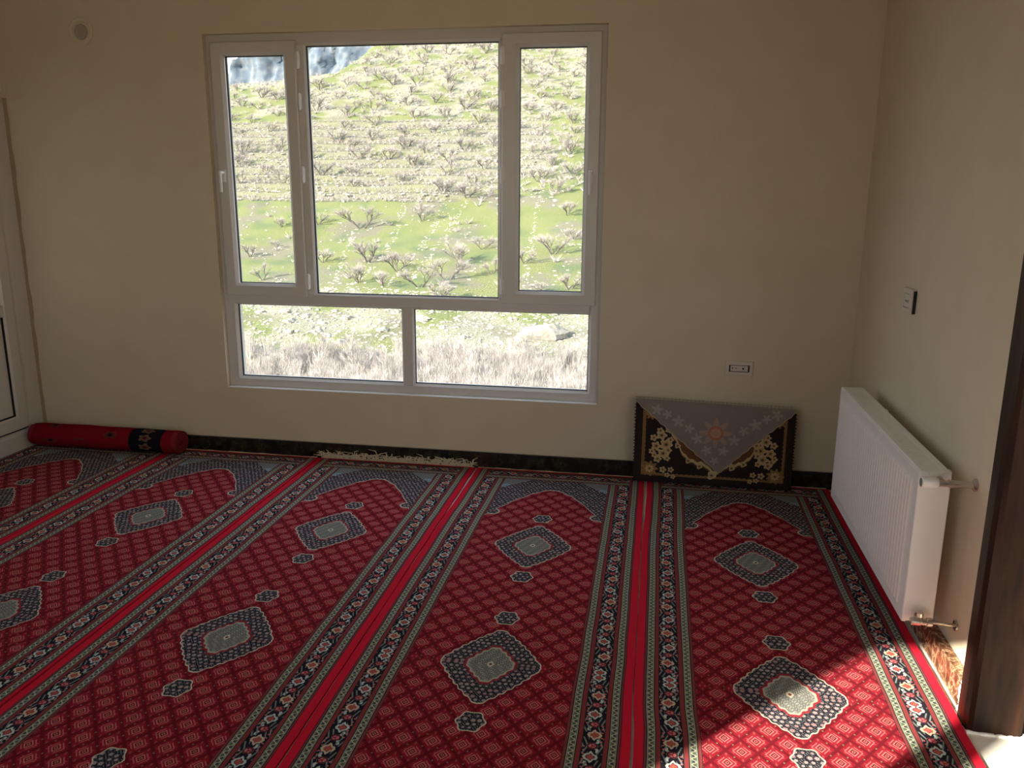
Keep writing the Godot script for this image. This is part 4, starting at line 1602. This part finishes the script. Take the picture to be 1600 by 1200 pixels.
# ------------------------------------------------------------------ rolled rug
func build_rolled_rug() -> void:
	var t := thing("rolled_rug", "dark red rug rolled up on the floor against the skirting near the white door", "rug", Vector3.ZERO)
	var x0 := -4.9
	var x1 := -3.885
	var zc := 0.112
	var yc := 0.083
	var n := FastNoiseLite.new()
	n.seed = 15
	n.frequency = 2.0
	var st := SurfaceTool.new()
	st.begin(Mesh.PRIMITIVE_TRIANGLES)
	st.set_smooth_group(0)
	var seg := 28
	var nl := 30
	var p := func(i: int, k: int) -> Vector3:
		var x := lerpf(x0, x1, float(i) / nl)
		var a := TAU * k / seg
		var rr := 0.074 * (1.0 + 0.05 * n.get_noise_2d(x * 2.0, sin(a) * 0.5)) * (0.94 if i == 0 or i == nl else 1.0)
		return Vector3(x, yc + sin(a) * rr * 0.96, zc + cos(a) * rr * 1.1)
	for i in nl:
		for k in seg:
			var a := TAU * (k + 0.5) / seg
			var u0 := float(k) / seg * 0.45 + 0.1
			var u1 := float(k + 1) / seg * 0.45 + 0.1
			quad_uv(st, [p.call(i, k), p.call(i + 1, k), p.call(i + 1, k + 1), p.call(i, k + 1)], [Vector2(float(i) / nl, u0 * 2.0), Vector2(float(i + 1) / nl, u0 * 2.0), Vector2(float(i + 1) / nl, u1 * 2.0), Vector2(float(i) / nl, u1 * 2.0)], Vector3(0, sin(a), cos(a)))
	st.generate_normals()
	var weave := Image.create(256, 256, false, Image.FORMAT_RGB8)
	weave.fill(C_FIELD)
	for y in 256:
		for x in 256:
			if x > 176 and x < 232:
				weave.set_pixel(x, y, C_NAVY)
			elif (x * 7 + y * 3) % 29 < 3:
				weave.set_pixel(x, y, C_FIELD2)
	for k in 9:
		flower(weave, 204.0, 14.0 + k * 28.0, 12.0, 5, srgb(116, 98, 78), srgb(96, 36, 36))
		flower(weave, 40.0 + (k % 3) * 52.0, 20.0 + k * 27.0, 14.0, 6, srgb(112, 52, 46), srgb(52, 30, 36))
	var m := mat(Color.WHITE, 1.0)
	m.metallic_specular = 0.1
	m.albedo_texture = ImageTexture.create_from_image(weave)
	obj("outer_turn", st.commit(), m, t)
	# spiral of the rolled layers at both ends
	var back := mat(C_FIELD, 0.95)
	for e in [[x1, 1.0], [x0, -1.0]]:
		var sp := newst()
		var turns := 4.2
		var steps := 96
		for k in steps:
			var f0 := float(k) / steps
			var f1 := float(k + 1) / steps
			var a0 := f0 * turns * TAU
			var a1 := f1 * turns * TAU
			var r0 := lerpf(0.008, 0.066, f0)
			var r1 := lerpf(0.008, 0.066, f1)
			var q := []
			for w in [[r0, a0], [r1, a1], [r1 + 0.009, a1], [r0 + 0.009, a0]]:
				q.append(Vector3(e[0], yc + sin(w[1]) * w[0] * 0.96, zc + cos(w[1]) * w[0] * 1.1))
			quad(sp, q[0], q[1], q[2], q[3], Vector3(e[1], 0, 0))
			var ins := Vector3(-0.03 * e[1], 0, 0)
			quad(sp, q[0], q[1], q[1] + ins, q[0] + ins, Vector3(0, -sin(a0), -cos(a0)))
			quad(sp, q[3], q[2], q[2] + ins, q[3] + ins, Vector3(0, sin(a0), cos(a0)))
		obj("rolled_end", sp, back, t)

# ------------------------------------------------------------------ socket, switch, wall cap
func build_fittings() -> void:
	var t := thing("wall_socket", "pale wall socket plate with a dark framed insert above the leaning table", "socket", Vector3(-0.552, 0.6685, 0.0))
	var st := newst()
	ring(st, -0.076, 0.076, -0.041, 0.041, [Vector2(0, 0.0), Vector2(0.002, 0.007), Vector2(0.006, 0.009), Vector2(0.021, 0.009), Vector2(0.0215, 0.002), Vector2(0.0215, 0.0)])
	obj("cover_plate", st, M.plastic, t)
	st = newst()
	bx(st, Vector3(-0.056, -0.021, 0.0), Vector3(0.056, 0.021, 0.002))
	obj("black_backing", st, M.black, t)
	st = newst()
	bx(st, Vector3(-0.048, -0.0165, 0.002), Vector3(0.047, 0.017, 0.005), 0.0015)
	obj("insert", st, M.plastic, t)
	for h in [[-0.036, 0.002, 0.0035], [-0.017, 0.002, 0.0032], [0.0205, 0.0, 0.0055]]:
		st = newst()
		tube(st, Vector3(h[0], h[1], 0.0068), Vector3(h[0], h[1], 0.0078), h[2], h[2], 12)
		obj("hole", st, M.black, t)

	t = thing("light_switch", "small square light switch on the wall above the radiator", "switch", Vector3(ROOM_E, 1.178, 0.93), -PI / 2)
	# local x runs along +z of the room after the turn
	st = newst()
	ring(st, -0.06, 0.062, -0.052, 0.052, [Vector2(0, 0.003), Vector2(0.001, 0.018), Vector2(0.004, 0.02), Vector2(0.022, 0.02), Vector2(0.0225, 0.01), Vector2(0.0225, 0.003)])
	obj("cover_plate", st, M.plastic, t)
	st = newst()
	bx(st, Vector3(-0.056, -0.048, 0.0), Vector3(0.0655, 0.046, 0.012))  # black sliver past the plate edge paints in its shadow gap
	obj("black_backing", st, M.black, t)
	st = newst()
	bx(st, Vector3(-0.036, -0.028, 0.012), Vector3(0.038, 0.0275, 0.0195), 0.0015)
	obj("rocker", st, M.plastic, t)
	st = newst()
	bx(st, Vector3(-0.018, -0.006, 0.019), Vector3(0.008, 0.003, 0.0198))
	bx(st, Vector3(0.015, -0.008, 0.019), Vector3(0.028, 0.005, 0.0198))
	part(obj("mark", st, M.plastic_grey, t), "small dark smudged mark on the rocker")

	# plastered over stove pipe hole high on the window wall
	t = thing("stovepipe_cap", "round plaster coloured stovepipe cap high on the window wall", "wall cap", Vector3(-4.36, 2.5, 0.0))
	st = newst()
	lathe(st, Vector3(0, 0, 0), Vector3(0, 0, 1), [Vector2(0.078, 0.0), Vector2(0.077, 0.006), Vector2(0.068, 0.01), Vector2(0.055, 0.008), Vector2(0.05, 0.002), Vector2(0.0, 0.002)], 36)
	obj("rim_plate", st, M.wall, t)
	st = newst()
	lathe(st, Vector3(0, -0.004, 0.001), Vector3(0, 0, 1), [Vector2(0.044, 0.0), Vector2(0.04, 0.009), Vector2(0.0, 0.011)], 28)
	part(obj("inner_disc", st, mat(srgb(176, 166, 150), 0.8), t), "greyer inner disc")
